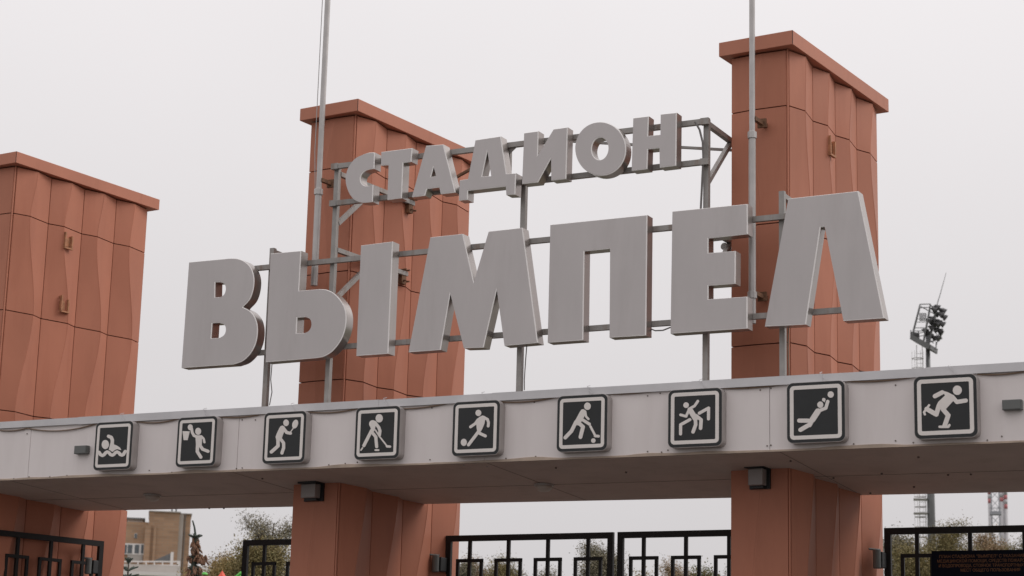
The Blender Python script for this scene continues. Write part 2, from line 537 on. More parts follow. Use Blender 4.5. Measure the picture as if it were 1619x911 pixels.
for px, py in ((43, 686), (46, 754), (22, 757), (79, 754), (106, 752), (236, 744), (272, 747), (345, 737), (374, 741), (383, 740), (404, 664), (383, 664), (520, 735), (546, 733), (565, 731), (680, 727), (683, 645), (733, 736), (770, 738), (800, 725), (839, 724), (847, 722), (845, 636), (1024, 626), (1024, 714), (1046, 715), (1056, 712), (1044, 622), (1183, 614), (1202, 617), (1219, 614), (1213, 705), (1219, 704), (1347, 604), (1350, 702), (1416, 609), (1416, 697), (1444, 700), (1561, 696), (1584, 690)):
    p = at(px, py, -.002)
    bm = B(); add_tube(bm, [(p[0], -.008, p[2]), (p[0], .004, p[2])], .0075, 8)
    obj('screw', bm, 'screw', canopy)
for px, py in ((1250, 728), (1535, 749), (1499, 750), (415, 756), (1376, 779), (879, 739), (1318, 755), (1452, 722), (990, 746), (331, 803), (354, 803), (1394, 748), (1445, 769)):
    p = soffit(px, py)
    bm = B(); add_tube(bm, [(p[0], p[1], zs(p[0], p[1]) + .003), (p[0], p[1], zs(p[0], p[1]) - .016)], .012, 8)
    obj('bolt', bm, 'screw', canopy)

# ------------------------------------------------------------------ three clad towers
TR = math.radians(-5.016)
tx = np.array([math.cos(TR), math.sin(TR), 0]); ty = np.array([-math.sin(TR), math.cos(TR), 0])
P2 = soffit(537, 763); P3 = soffit(1249, 740)
bq = soffit(131, 809)
P1 = onplane(19.3, 333, tx, bq @ tx)
for p in (P1, P2, P3): p[2] = 0
TW, TD = .70, 2.63
ROWS_FROM_TOP = [0, .663, 1.995, 3.341, 4.69, 6.04, 7.39]
FRAC = [.46, .38, .64, .38, .66, .30, .60, .42]

def tower(P, ztop, zcapb, label, hooks):
    t = thing('tower', P, label, 'tower', 'terracotta gate towers')
    org = np.array([P[0], P[1], 0])
    def W(a, b, z): return org + tx * a + ty * b + np.array((0, 0, z))
    bm = B()
    add_box(bm, W(-TW / 2, TD / 2, zcapb / 2), tx * (TW / 2 - .03), ty * (TD / 2 - .03), (0, 0, zcapb / 2 - .002))
    obj('core', bm, 'joint', t)
    bm = B()
    zl = [zcapb - .012] + [zcapb - r for r in ROWS_FROM_TOP[1:]] + [.0]
    zl[4] = 4.43
    zl = [z for z in zl if z >= 0]
    g = .0065
    def panel(fn, s0, s1, z0, z1, f0, f1, depth, flip):
        """fn(s, out, z) -> point; ridge runs from f1 (bottom z0) to f0 (top z1)"""
        nz = 18
        cols = []
        for k in range(nz + 1):
            u = k / nz
            z = z0 + g + (z1 - z0 - 2 * g) * u
            fr = f1 + (f0 - f1) * (u * u * (3 - 2 * u))
            a, b = s0 + g, s1 - g
            r = a + (b - a) * fr
            rw = .010
            prof = [(a, -.025), (a, 0), (r - rw, depth * .93), (r, depth), (r + rw, depth * .90), (b, 0), (b, -.025)]
            cols.append([bm.verts.new(tuple(fn(s, o, z))) for s, o in prof])
        fs = []
        for c0, c1 in zip(cols, cols[1:]):
            for i in range(len(c0) - 1):
                f = bm.faces.new((c0[i], c0[i + 1], c1[i + 1], c1[i]))
                f.smooth = True
                fs.append(f)
            for a_, b_ in zip(c0, c1):
                e_ = bm.edges.get((a_, b_))
                if e_: e_.smooth = False
        fs.append(bm.faces.new(cols[0][::-1])); fs.append(bm.faces.new(cols[-1]))
        if flip:
            for f in fs: f.normal_flip()
    for i, (z1, z0) in enumerate(zip(zl, zl[1:])):
        if z1 - z0 < .05: continue
        f0, f1 = FRAC[i], FRAC[min(i + 1, len(FRAC) - 1)]
        for k in range(4):
            s0, s1 = .03 + (TD - .06) * k / 4, .03 + (TD - .06) * (k + 1) / 4
            jj = .03 * math.sin(7 * k + 3 * i + P[0])
            panel(lambda s, o, z: W(o, s, z), s0, s1, z0, z1, f0 + jj, f1 - jj, .082, False)
            panel(lambda s, o, z: W(-TW - o, TD - s, z), s0, s1, z0, z1, f0, f1, .055, False)
        panel(lambda s, o, z: W(s - TW, -o, z), .0, TW - .02, z0, z1, .40 if i % 2 else .55, .55 if i % 2 else .40, .022, False)
        panel(lambda s, o, z: W(-s, TD + o, z), .02, TW, z0, z1, f0, f1, .03, False)
    bmesh.ops.remove_doubles(bm, verts=bm.verts, dist=.00005)
    obj('cladding', bm, 'terracotta', t)
    bm = B()                                            # slim corner trim
    add_box(bm, W(-.008, .008, zcapb / 2), tx * .007, ty * .007, (0, 0, zcapb / 2 - .01))
    obj('corner_trim', bm, 'terracotta', t)
    bm = B()
    oh = .105
    add_box(bm, W(-TW / 2, TD / 2, (ztop + zcapb) / 2), tx * (TW / 2 + oh), ty * (TD / 2 + oh), (0, 0, (ztop - zcapb) / 2), bevel=.006)
    obj('cap', bm, 'terracotta_cap', t)
    bm = B()
    add_box(bm, W(oh - .001, -oh + .001, (ztop + zcapb) / 2), tx * .003, ty * .003, (0, 0, (ztop - zcapb) / 2 - .004))
    obj('cap_seam', bm, 'joint', t)
    for px, py in hooks:
        p = onplane(px, py, tx, (org + tx * .07) @ tx)
        bm = B()
        bb = (p - org) @ ty
        z = p[2]
        add_bar(bm, W(.09, bb - .07, z - .11), W(.09, bb - .07, z + .11), .022, .035, upv=tx)
        add_bar(bm, W(.09, bb + .06, z - .10), W(.09, bb + .06, z + .07), .022, .035, upv=tx)
        add_bar(bm, W(.09, bb - .08, z - .11), W(.09, bb + .08, z - .11), .035, .022)
        add_bar(bm, W(.03, bb - .07, z + .09), W(.10, bb - .07, z + .09), .025)
        add_bar(bm, W(.03, bb + .06, z + .06), W(.10, bb + .06, z + .06), .025)
        add_bar(bm, W(.062, bb - .07, z - .02), W(.062, bb + .07, z - .02), .012, .12)
        obj('hook', bm, 'rustred', t)
    return t, W

T1, W1 = tower(P1, 9.004, 8.845, 'brick red clad tower cut off by the left edge, the lowest looking of the three', [(107, 381), (101, 481)])
T2, W2 = tower(P2, 9.145, 8.987, 'brick red clad tower behind the first letters of both sign words, middle of the three', [])
T3, W3 = tower(P3, 9.247, 9.081, 'brick red clad tower behind the right end of the sign, tallest looking of the three', [(1313, 232)])

# ------------------------------------------------------------------ sign frame on the canopy
frame = thing('steel_scaffold', (-10, .46, ZT), 'grey steel tube frame on the canopy carrying both rows of letters', 'scaffold')
YF, YP = .40, .46
def fbar(name, a, b, w=.06, h=None, mtl='steel', **k):
    bm = B(); add_bar(bm, a, b, w, h, **k)
    return obj(name, bm, mtl, frame)
posts = {}
for key, tp, bt, yy in (('a', (432, 393), (419, 641), YP), ('b', (533, 263), (519, 637), YP), ('c', (829, 280), (822, 615), YP), ('d', (1117, 189), (1117, 600), YP), ('e', (1238, 303), (1237, 595), YP)):
    A = at(*tp, yy); Bq = at(*bt, yy); x = (A[0] + Bq[0]) / 2
    posts[key] = (x, A[2])
    bm = B(); add_bar(bm, (x, yy, ZT - .02), (x, yy, A[2]), .06, .06)
    abox(bm, x - .07, x + .07, yy - .07, yy + .07, ZT - .03, ZT + .008)
    obj('post', bm, 'steel', frame)
zr = [6.995, 5.937, 8.172, 7.710]
xL, xR = at(400, 427, YF)[0], at(1330, 330, YF)[0]
fbar('rail', (xL, YF, zr[0]), (xR, YF, zr[0] + .01), .05, .06)
fbar('rail', (xL, YF, zr[1]), (xR, YF, zr[1]), .05, .06)
fbar('rail', (posts['b'][0] - .04, YF, zr[2]), (posts['d'][0] + .03, YF, zr[2]), .05, .06)
fbar('rail', (posts['b'][0] - .05, YF, zr[3]), (posts['d'][0] + .03, YF, zr[3]), .05, .06)
# stays running back along the towers with their diagonal struts
def side2(px, py): return onplane(px, py, tx, P2 @ tx + .09)
for (py0, px1, py1, zpost) in ((270, 645, 319, None), (391, 634, 431, None)):
    e = side2(px1, py1)
    a = np.array((posts['b'][0] + .01, YP + .03, e[2]))
    fbar('stay', a, e + ty * .12, .055, .055)
    bm = B()
    q = e + ty * .05
    add_box(bm, q - np.array((.05, 0, .07)), tx * .07, ty * .045, (0, 0, .07))
    for dz in (-.10, .045):
        for dd in (-.02, .05):
            add_tube(bm, [q + ty * dd + np.array((-.06, 0, dz)), q + ty * dd + np.array((.06, 0, dz))], .012, 8)
    obj('anchor', bm, 'rust', frame)
    fbar('strut', (posts['b'][0] + .01, YP + .03, e[2] - .62), a + np.array((0, .75, -.03)), .05, .05)
xd = posts['d'][0]
for z in (8.165, 6.99):
    fbar('stay', (xd + .0, YP + .03, z), (xd + .0, 2.6, z), .055, .055)
    fbar('strut', (xd + .0, YP + .03, z - .66), (xd + .0, 1.17, z - .03), .05, .05)
for key in ('a', 'e'):
    x, z = posts[key]
    fbar('stay', (x, YP + .03, z - .045), (x, YP + 1.0, z - .045), .055, .055)
bm = B()                                                # wind braces behind the small letters
a = at(893, 229, .5); e = np.array((xd, 1.35, 8.10))
add_bar(bm, (a[0], .47, zr[2]), e, .028)
obj('brace', bm, 'steel', frame)
bm = B()
e2 = side2(650, 313) + ty * .1
a2 = at(806, 233, .45)
add_bar(bm, (a2[0], .45, zr[2] - .01), e2, .03)
obj('brace', bm, 'rust', frame)
fbar('hanger', (a2[0], .44, zr[2]), (a2[0], .44, zr[3]), .05, .05)
bm = B()                                                # gusset under the top rail
xx = a2[0]
vs = [np.array(p) for p in ((xx + .02, zr[2] - .03), (xx + .11, zr[2] - .03), (xx + .02, zr[2] - .10))]
plate(bm, [ccw(vs)], .405, .415)
obj('gusset', bm, 'steel', frame)
for x, z in ((posts['d'][0], zr[2]), (posts['d'][0], zr[3]), (posts['b'][0], zr[2]), (posts['b'][0], zr[3])):
    bm = B(); abox(bm, x - .045, x + .05, YF - .031, YF + .03, z - .036, z + .036)
    obj('clamp', bm, 'steel', frame)

# ------------------------------------------------------------------ letters
YL = .215
def letter(char, crop, shapes, depth, label, group):
    ox, oy, s = crop
    def P(p): 
        q = at(ox + p[0] / s, oy + p[1] / s, YL)
        return np.array((q[0], q[2]))
    built = []
    for out, holes in shapes:
        o = ccw([P(p) for p in outline(out)])
        hs = [ccw([P(p) for p in outline(h)])[::-1] for h in holes]
        built.append((o, hs))
    allp = np.array([p for o, hs in built for p in o])
    t = thing('sign_letter', (allp[:, 0].mean(), YL, allp[:, 1].min()), label, 'letter', group)
    d = .0072
    for o, hs in built:
        loops = [o] + hs
        ins = [[p + np.array((-.0062, .003)) for p in inset(l, d)] for l in loops]  # face shifted left and up, widening the painted highlight on right edges
        bm = B(); fill(bm, ins, YL)
        for l in ins: walls(bm, l, YL, YL + .003)
        obj('face_panel', bm, 'face', t)
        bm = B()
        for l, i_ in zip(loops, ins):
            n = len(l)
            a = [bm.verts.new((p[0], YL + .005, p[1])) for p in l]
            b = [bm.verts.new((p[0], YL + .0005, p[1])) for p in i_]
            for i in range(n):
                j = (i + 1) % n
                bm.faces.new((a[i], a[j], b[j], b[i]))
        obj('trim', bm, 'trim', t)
        bm = B()
        for l in loops: walls(bm, l, YL + .005, YL + depth)
        fill(bm, loops, YL + depth)
        for f in bm.faces:
            pass
        obj('side_band', bm, 'side', t)
    return t

cA, cB, cC = (530, 200, 6.505), (710, 190, 6.505), (890, 160, 6.505)
def circ(cx, cy, rx, ry, n=40, rot=0.0):
    c, s = math.cos(rot), math.sin(rot)
    return [(cx + rx * math.cos(2 * math.pi * k / n) * c - ry * math.sin(2 * math.pi * k / n) * s, cy + rx * math.cos(2 * math.pi * k / n) * s + ry * math.sin(2 * math.pi * k / n) * c) for k in range(n)]
GS, GB = 'small letters of the upper sign word', 'big letters of the lower sign word'
SD, BD = .145, .15
letter('С', cA, [([[(408, 268), (345, 270), (275, 293), (200, 335), (140, 415), (110, 500), (108, 575), (128, 655), (170, 728), (225, 770), (290, 785), (385, 776)], [(392, 600), (345, 612), (300, 608), (270, 580), (261, 540), (270, 500), (300, 465), (345, 445), (402, 436)]], [])], SD, 'small grey metal letter С, first of the upper sign word', GS)
letter('Т', cA, [([(474, 263), (794, 222), (783, 364), (700, 376), (684, 738), (535, 757), (549, 398), (470, 403)], [])], SD, 'small grey metal letter Т, a flat topped T beside the letter С', GS)
letter('А', cA, [([(935, 200), (1114, 185), (1238, 680), (1084, 697), (1070, 628), (945, 643), (922, 713), (788, 729)], [[(1012, 420), (1037, 512), (985, 518)]])], SD, 'small grey metal letter А with a tiny triangular hole', GS)
letter('Д', cB, [([(272, 205), (533, 166), (592, 552), (690, 546), (680, 766), (588, 770), (583, 683), (195, 727), (192, 820), (100, 828), (108, 620), (195, 605)], [[(395, 315), (432, 575), (340, 579)]])], SD, 'small grey metal letter Д standing on two short feet', GS)
letter('И', cB, [([(772, 133), (920, 113), (913, 365), (1077, 93), (1220, 73), (1205, 605), (1050, 622), (1050, 392), (915, 640), (750, 658)], [])], SD, 'small grey metal letter И like a mirrored N', GS)
letter('О', cC, [(circ(388, 491, 262, 277, 56, -.12), [circ(383, 490, 85, 115, 36, .06)])], SD, 'small grey metal letter О, a round ring', GS)
letter('Н', cC, [([(723, 174), (884, 155), (876, 358), (1002, 344), (1005, 135), (1171, 118), (1165, 665), (995, 685), (992, 484), (875, 496), (868, 699), (706, 718)], [])], SD, 'small grey metal letter Н, last of the upper sign word', GS)
letter('В', (280, 390, 4.34), [([(82, 107), [(370, 80), (420, 84), (470, 106), (510, 150), (529, 215), (524, 290), (500, 360), (452, 414)], [(452, 416), (500, 442), (538, 492), (553, 560), (545, 645), (512, 722), (455, 782), (390, 808)], (30, 833)], [[(262, 245), [(295, 244), (322, 255), (334, 287), (325, 325), (300, 345), (275, 347)], (260, 348)], [(242, 526), [(288, 523), (322, 536), (334, 567), (325, 603), (292, 625), (260, 628)], (235, 629)]])], BD, 'big grey metal letter В with two small holes, first of the lower word', GB)
letter('Ы', (410, 380, 4.338), [([(78, 91), (287, 72), (272, 347), [(410, 335), (460, 339), (510, 362), (553, 405), (583, 455), (597, 520), (590, 605), (560, 685), (505, 757), (445, 796), (390, 808)], (42, 837)], [[(260, 531), [(318, 526), (347, 542), (357, 578), (345, 615), (315, 634), (290, 636)], (255, 638)]]), ([(697, 36), (916, 8), (884, 778), (665, 793)], [])], BD, 'big grey metal letter Ы, a soft-sign half and a plain upright', GB)
letter('М', (620, 350, 4.0475), [([(245, 103), (453, 80), (523, 390), (618, 65), (835, 41), (933, 778), (718, 797), (670, 434), (585, 808), (458, 812), (372, 462), (310, 823), (105, 838)], [])], BD, 'big grey metal letter М with splayed legs', GB)
letter('П', (0, 0, 1), [([(870, 355.5), (1023.5, 340), (1021.5, 530.5), (963.5, 534), (964.5, 393.5), (924, 397.5), (922, 538), (865.8, 542)], [])], BD, 'big grey metal letter П, a square arch', GB)
letter('Е', (1020, 300, 4.0475), [([(174, 139), (656, 91), (657, 285), (405, 312), (405, 405), (580, 392), (578, 602), (405, 615), (405, 701), (655, 684), (655, 888), (162, 921)], [])], BD, 'big grey metal letter Е with three arms in front of the right pole', GB)
letter('Л', (1180, 290, 3.796), [([(252, 92), (673, 46), (829, 809), (582, 826), (470, 261), (446, 263), (358, 847), (111, 859)], [])], BD, 'big grey metal letter Л, the last of the lower word, like an upturned V', GB)

# ------------------------------------------------------------------ pictogram signs on the fascia
YS = -.125
SIGNS = [
 ('swimmer', 'black and white square sign with a swimmer above waves', (140, 660, 10.12), ((128, 88), (720, 60), (70, 842), (658, 825)),
  [('e', (270, 435), 58, 73), ('l', [(322, 303), (365, 322), (383, 365), (380, 430)], 54), ('p', [(352, 410), (402, 430), (460, 455), (505, 485), (525, 525), (460, 508), (420, 525), (383, 556), (350, 530), (325, 520)]),
   ('l', [(172, 560), (190, 595), (222, 612), (252, 598), (275, 567), (303, 553), (332, 568), (352, 595), (380, 606), (408, 595), (430, 567), (458, 553), (488, 568), (508, 595), (535, 606), (562, 595), (580, 560), (592, 545)], 50)]),
 ('basketball player', 'black and white square sign with a player throwing a ball at a basket', (270, 650, 10.12), ((125, 112), (752, 82), (72, 893), (692, 872)),
  [('e', (313, 260), 40, 48), ('e', (440, 325), 47, 57), ('l', [(335, 285), (345, 345), (372, 393), (420, 413)], 44), ('p', [(395, 400), (420, 390), (485, 388), (500, 440), (497, 560), (408, 565), (402, 480)]),
   ('l', [(490, 405), (528, 445), (541, 500)], 36), ('l', [(430, 540), (426, 650), (482, 738)], 52), ('l', [(475, 560), (512, 612), (598, 645)], 50), ('p', [(190, 322), (306, 325), (272, 466), (207, 466)])]),
 ('tennis player', 'black and white square sign with a player swinging a racket', (405, 645, 10.12), ((135, 85), (802, 50), (98, 890), (765, 868)),
  [('e', (480, 240), 45, 53), ('r', (625, 260), 45, 73, .32), ('l', [(603, 315), (550, 388)], 15), ('l', [(440, 330), (490, 395), (550, 407)], 50), ('p', [(372, 325), (395, 292), (425, 283), (455, 300), (467, 345), (440, 405), (415, 475), (400, 520), (322, 505), (312, 465), (332, 410)]),
   ('l', [(350, 490), (352, 610), (245, 706)], 54), ('l', [(392, 500), (440, 560), (442, 640), (414, 724)], 50)]),
 ('ice hockey player', 'black and white square sign with a skating ice hockey player bent over a stick', (555, 638, 10.12), ((92, 72), (790, 42), (45, 893), (752, 876)),
  [('e', (452, 238), 58, 67), ('e', (348, 328), 58, 60), ('p', [(300, 360), (395, 355), (380, 430), (345, 480), (310, 470), (320, 405)]), ('l', [(385, 305), (445, 385), (464, 440), (456, 505)], 50), ('l', [(390, 425), (450, 520), (575, 680)], 23), ('l', [(577, 687), (625, 691)], 38),
   ('l', [(332, 430), (207, 676)], 50), ('l', [(186, 712), (160, 748)], 22), ('l', [(335, 460), (398, 535), (412, 692)], 50), ('l', [(392, 747), (440, 747)], 30)]),
 ('footballer', 'black and white square sign with a runner kicking a football', (706, 628, 9.11), ((102, 78), (770, 42), (75, 845), (745, 825)),
  [('e', (460, 228), 42, 46), ('p', [(437, 330), (475, 285), (520, 265), (560, 310), (545, 390), (515, 460), (485, 510), (445, 500), (435, 450), (430, 390)]), ('l', [(455, 325), (415, 382), (346, 430)], 40), ('l', [(530, 287), (592, 322), (606, 370), (601, 418)], 40),
   ('l', [(460, 500), (318, 688)], 45), ('l', [(465, 515), (560, 560)], 44), ('e', (250, 652), 43, 52)]),
 ('field hockey player', 'black and white square sign with a hockey player hitting a small ball', (874, 618, 9.11), ((68, 82), (785, 45), (58, 875), (775, 855)),
  [('e', (500, 223), 48, 54), ('p', [(320, 435), (350, 380), (392, 300), (412, 272), (440, 264), (472, 282), (480, 320), (440, 400), (410, 450), (380, 500), (300, 490)]), ('l', [(468, 300), (480, 370), (514, 407)], 32), ('l', [(432, 420), (528, 480)], 44),
   ('l', [(542, 512), (612, 645)], 32), ('l', [(612, 650), (660, 655)], 40), ('e', (585, 718), 32, 33), ('l', [(335, 450), (270, 582), (180, 676)], 52), ('l', [(365, 455), (437, 520), (400, 668)], 54)]),
 ('wrestlers', 'black and white square sign with two wrestling figures, arms and legs crossed', (1050, 608, 9.11), ((62, 85), (832, 50), (58, 905), (825, 885)),
  [('e', (317, 298), 40, 41), ('l', [(385, 340), (440, 310), (487, 240)], 38), ('l', [(375, 365), (450, 490)], 76), ('l', [(358, 370), (318, 460), (238, 438)], 38), ('l', [(450, 480), (456, 580), (418, 684)], 50), ('l', [(462, 450), (535, 510), (526, 632)], 50),
   ('l', [(372, 507), (240, 580), (238, 714)], 44), ('l', [(508, 415), (642, 340), (640, 497)], 44)]),
 ('volleyball player', 'black and white square sign with a diving player reaching for a ball', (1238, 598, 8.676), ((55, 68), (845, 38), (57, 882), (845, 868)),
  [('e', (655, 225), 43, 44), ('e', (512, 365), 42, 44), ('e', (560, 296), 24, 25), ('p', [(548, 310), (580, 305), (572, 334)]), ('l', [(490, 450), (588, 412), (615, 320)], 46), ('l', [(480, 455), (405, 570)], 80), ('l', [(405, 570), (365, 645)], 60), ('l', [(222, 583), (380, 585)], 56), ('l', [(240, 710), (362, 640)], 58)]),
 ('speed skater', 'black and white square sign with a crouching skater, the largest sign at the right', (1440, 585, 7.92), ((38, 92), (822, 45), (50, 862), (832, 835)),
  [('e', (583, 255), 57, 59), ('p', [(385, 255), (470, 282), (520, 308), (550, 370), (440, 490), (320, 500), (322, 445), (345, 400), (430, 320)]), ('l', [(395, 282), (302, 330)], 54), ('l', [(520, 335), (578, 402), (690, 384)], 52), ('l', [(350, 460), (320, 558), (200, 490)], 58),
   ('l', [(230, 442), (166, 530), (178, 558)], 28), ('l', [(402, 490), (470, 570), (425, 700)], 58), ('l', [(362, 713), (470, 713), (484, 692)], 32)]),
]
for name, label, (ox, oy, s), quad, strokes in SIGNS:
    def P(p):
        q = at(ox + p[0] / s, oy + p[1] / s, YS)
        return np.array((q[0], q[2]))
    tl, tr, bl, br = [P(q) for q in quad]
    x0, x1 = (tl[0] + bl[0]) / 2, (tr[0] + br[0]) / 2
    z0, z1 = (bl[1] + br[1]) / 2, (tl[1] + tr[1]) / 2
    t = thing('pictogram_sign', ((x0 + x1) / 2, YS, z0), label, 'sign', 'sport pictogram signs along the canopy')
    w = x1 - x0
    bm = B()
    lp = rrect(x0 - .004, x1 + .004, z0 - .006, z1 + .004, w * .105)
    plate(bm, [lp], YS + .004, -.002)
    fill(bm, [lp], -.002)
    obj('casing', bm, 'casing', t)
    bm = B(); plate(bm, [rrect(x0, x1, z0, z1, w * .10)], YS, YS + .006)
    obj('face_panel', bm, 'black', t)
    bm = B()
    i1, i2 = .05 * w, .115 * w
    plate(bm, [rrect(x0 + i1, x1 - i1, z0 + i1, z1 - i1, w * .07), rrect(x0 + i2, x1 - i2, z0 + i2, z1 - i2, w * .018)[::-1]], YS - .003, YS + .001)
    obj('border', bm, 'white', t)
    bm = B()
    lay = 0
    for st in strokes:
        polys = []
        if st[0] == 'e': polys = [[P(q) for q in circ(*st[1], st[2], st[3], 28)]]
        elif st[0] == 'r': polys = [[P(q) for q in circ(*st[1], st[2], st[3], 28, st[4])]]
        elif st[0] == 'p': polys = [[P(q) for q in st[1]]]
        else:
            sw = st[2]
            pts = st[1] if len(st[1]) == 2 else [tuple(q) for q in st[1]]
            for a, b in zip(pts, pts[1:]): polys.append([P(q) for q in capsule(a, b, sw)])
        for pl in polys:
            lay += 1
            plate(bm, [ccw(pl)], YS - .0025 - .0001 * lay, YS + .001)
    obj('pictogram', bm, 'white', t)
    bm = B()
    xw_ = x0 + w * .62
    add_tube(bm, [(xw_, -.05, z1 - .01), (xw_ + .01, -.052, z1 + .03), (xw_ - .03, -.045, ZT - .03), (xw_ - .055, -.04, ZT + .012), (xw_ - .05, .02, ZT + .03)], .0032, 5)
    obj('feed_wire', bm, 'flash', t)

# ------------------------------------------------------------------ small things fixed to the canopy
def jbox(px0, py0, px1, py1, label):
    a, b = at(px0, py0, -.07), at(px1, py1, -.07)
    t = thing('junction_box', ((a[0] + b[0]) / 2, 0, b[2]), label, 'junction box', 'grey boxes on the canopy front')
    bm = B(); abox(bm, a[0], b[0], -.07, -.002, b[2], a[2], bevel=.006)
    obj('housing', bm, 'box', t)
    bm = B(); abox(bm, a[0] + .008, b[0] - .008, -.074, -.0705, b[2] + .008, a[2] - .008)
    obj('lid', bm, 'box', t)
jbox(117.5, 705, 136, 717, 'small grey box on the canopy beside the swimmer sign')
jbox(1584, 632.5, 1615, 647, 'larger grey box on the canopy right of the skater sign')

def wall_lamp(px, py, pxr, pyb, Pt, label):
    a = onplane(px, py, ty, Pt @ ty - .16); b = onplane(pxr, pyb, ty, Pt @ ty - .16)
    c = (a + b) / 2
    hw = abs((b - a) @ tx) / 2; hh = abs(b[2] - a[2]) / 2
    t = thing('wall_lamp', (c[0], c[1], c[2] - hh), label, 'wall lamp', 'square lamps under the canopy')
    bm = B()
    add_box(bm, c + ty * .06, tx * (hw), ty * .055, (0, 0, hh), bevel=.012)
    obj('diffuser', bm, 'lampglass', t)
    bm = B()
    add_box(bm, c + ty * .138, tx * (hw + .035), ty * .02, (0, 0, hh + .03))
    add_box(bm, c + ty * .06 + np.array((0, 0, hh + .018)), tx * (hw + .03), ty * .085, (0, 0, .014))
    add_box(bm, c + ty * .10 + np.array((0, 0, -hh - .014)), tx * (hw * .8), ty * .04, (0, 0, .012))
    obj('back_plate', bm, 'lampblack', t)
wall_lamp(475.5, 765.5, 497, 786.5, P2, 'square lamp with black back on the middle tower under the canopy')
wall_lamp(1182, 741, 1205, 766.5, P3, 'square lamp with black back on the right tower under the canopy')

p = onplane(1150, 392, tx, P3 @ tx - TW - .12)
t = thing('spotlight', p, 'small grey round spotlight on the left side of the right tower, seen through letter Е', 'spotlight')
bm = B(); add_tube(bm, [p + ty * z for z in (-.09, -.085, .02, .06)], [.034, .042, .04, .02], 14)
obj('lamp_head', bm, 'steel', t)
bm = B(); add_bar(bm, p + np.array((0, 0, -.02)), p + tx * .12 + np.array((0, 0, -.05)), .035)
obj('arm', bm, 'steel', t)
def dome(px, py, label):
    p = soffit(px, py)
    t = thing('ceiling_lamp', (p[0], p[1], p[2]), label, 'ceiling lamp', 'round dome lamps under the canopy')
    bm = B()
    add_tube(bm, [p + np.array((0, 0, .0)), p + np.array((0, 0, -.022))], .115, 24)
    obj('ring', bm, 'casing', t)
    bm = B()
    rings = [(.098, -.022), (.095, -.045), (.08, -.07), (.05, -.085), (.012, -.09)]
    add_tube(bm, [p + np.array((0, 0, z)) for r, z in rings], [r for r, z in rings], 24)
    obj('diffuser', bm, 'dome', t, smooth=True)
dome(860, 765.5, 'round dome lamp on the soffit between middle and right towers')
dome(241, 782, 'round dome lamp on the soffit near the left tower')

# poles in front of the towers
def flagpole(p_top, p_bot, collars, stubs, yy, r, rope, label):
    A, Q = at(*p_top, yy), at(*p_bot, yy)
    x = (A[0] + Q[0]) / 2
    t = thing('pole', (x, yy, Q[2]), label, 'pole', 'silver poles clamped to the towers')
    bm = B()
    zc = [at(*c, yy)[2] for c in collars]
    add_tube(bm, [(x, yy, Q[2]), (x, yy, zc[0])], r, 16)
    add_tube(bm, [(x, yy, zc[0]), (x, yy, A[2] + 1.2)], r * .82, 16)
    obj('shaft', bm, 'pole', t, smooth=False)
    for z in zc:
        bm = B(); add_tube(bm, [(x, yy, z - .05), (x, yy, z + .02), (x, yy, z + .03)], [r * 1.3, r * 1.3, r * .95], 16)
        obj('collar', bm, 'pole', t)
    for s in stubs:
        p = at(*s, yy + .12)
        bm = B(); add_bar(bm, (x + r * .6, yy, p[2]), (x + .05, yy + .36, p[2]), .045, .045)
        abox(bm, x - .01, x + .09, yy + .19, yy + .22, p[2] - .05, p[2] + .05)
        obj('bracket', bm, 'rust', t)
    if rope:
        bm = B(); add_tube(bm, [(x - r * .9, yy - .02, zc[0] + .03), (x - r * 1.6, yy - .02, zc[0] + .5), (x - r * 1.5, yy - .02, A[2] + 1.0)], .005, 6)
        obj('rope', bm, 'mastlight', t)
flagpole((517.5, 5), (497, 452), [(504, 302)], [(517, 288)], .60, .043, True, 'tall silver pole in front of the middle tower')
flagpole((1190.5, 5), (1188, 512), [(1189.5, 212), (1188, 465)], [(1199, 192), (1197, 467)], .62, .039, False, 'tall silver pole in front of the right tower')

# cables
def cable(pts, r, m, label):
    bm = B(); add_tube(bm, pts, r, 6)
    return tag(obj('cable', bm, m, origin=pts[0]), label, 'cable')
def sag(px0, py0, px1, py1, s, yy=-.016, n=14):
    a, b = at(px0, py0 + 1.6, yy), at(px1, py1 + 1.6, yy)
    return [a + (b - a) * k / n - np.array((0, 0, 4 * (s + .006) * (k / n) * (1 - k / n))) for k in range(n + 1)]
runs = [((0, 679), (43, 675.5), .012), ((43, 675.5), (153, 668), .055), ((214, 664.5), (283, 660), .03), ((348, 657.5), (418, 652), .02), ((488, 650), (565, 644.5), .02), ((636, 645), (716, 634), .012), ((792, 634), (884, 625), .02), ((962, 621.5), (1058, 613), .010), ((1143, 612.5), (1245, 605), .010), ((1336, 601.5), (1447, 594), .014), ((1545, 590), (1619, 586), .010)]
where = ['left of the swimmer sign at the frame edge', 'sagging towards the swimmer sign', 'between swimmer and basketball signs', 'between basketball and tennis signs', 'between tennis and ice hockey signs', 'between ice hockey and football signs', 'between football and field hockey signs', 'between field hockey and wrestling signs', 'between wrestling and volleyball signs', 'between volleyball and skater signs', 'right of the skater sign']
for (a, b, s), wl in zip(runs, where):
    cable(sag(*a, *b, s), .008, 'cabletan', 'thin tan cable under the flashing, ' + wl)
P = lambda *q: at(*q)
cable([P(1099, 193, .38), P(1106, 205, .38), P(1111, 225, .38), P(1112, 250, .38), P(1110, 290, .40), P(1108, 330, .40)], .012, 'cable', 'grey cable hanging from the upper rail beside the right post')
cable([P(1026, 519, .38), P(1036, 523, .38), P(1048, 522.5, .38), P(1062, 517, .38)], .008, 'cable', 'black cable drooping under the lower rail between letters П and Е')
cable([P(430, 576, .42), P(428, 600, .42), P(430, 620, .42), P(426, 641, .42)], .006, 'cable', 'thin wire hanging below the letter Ы to the canopy')
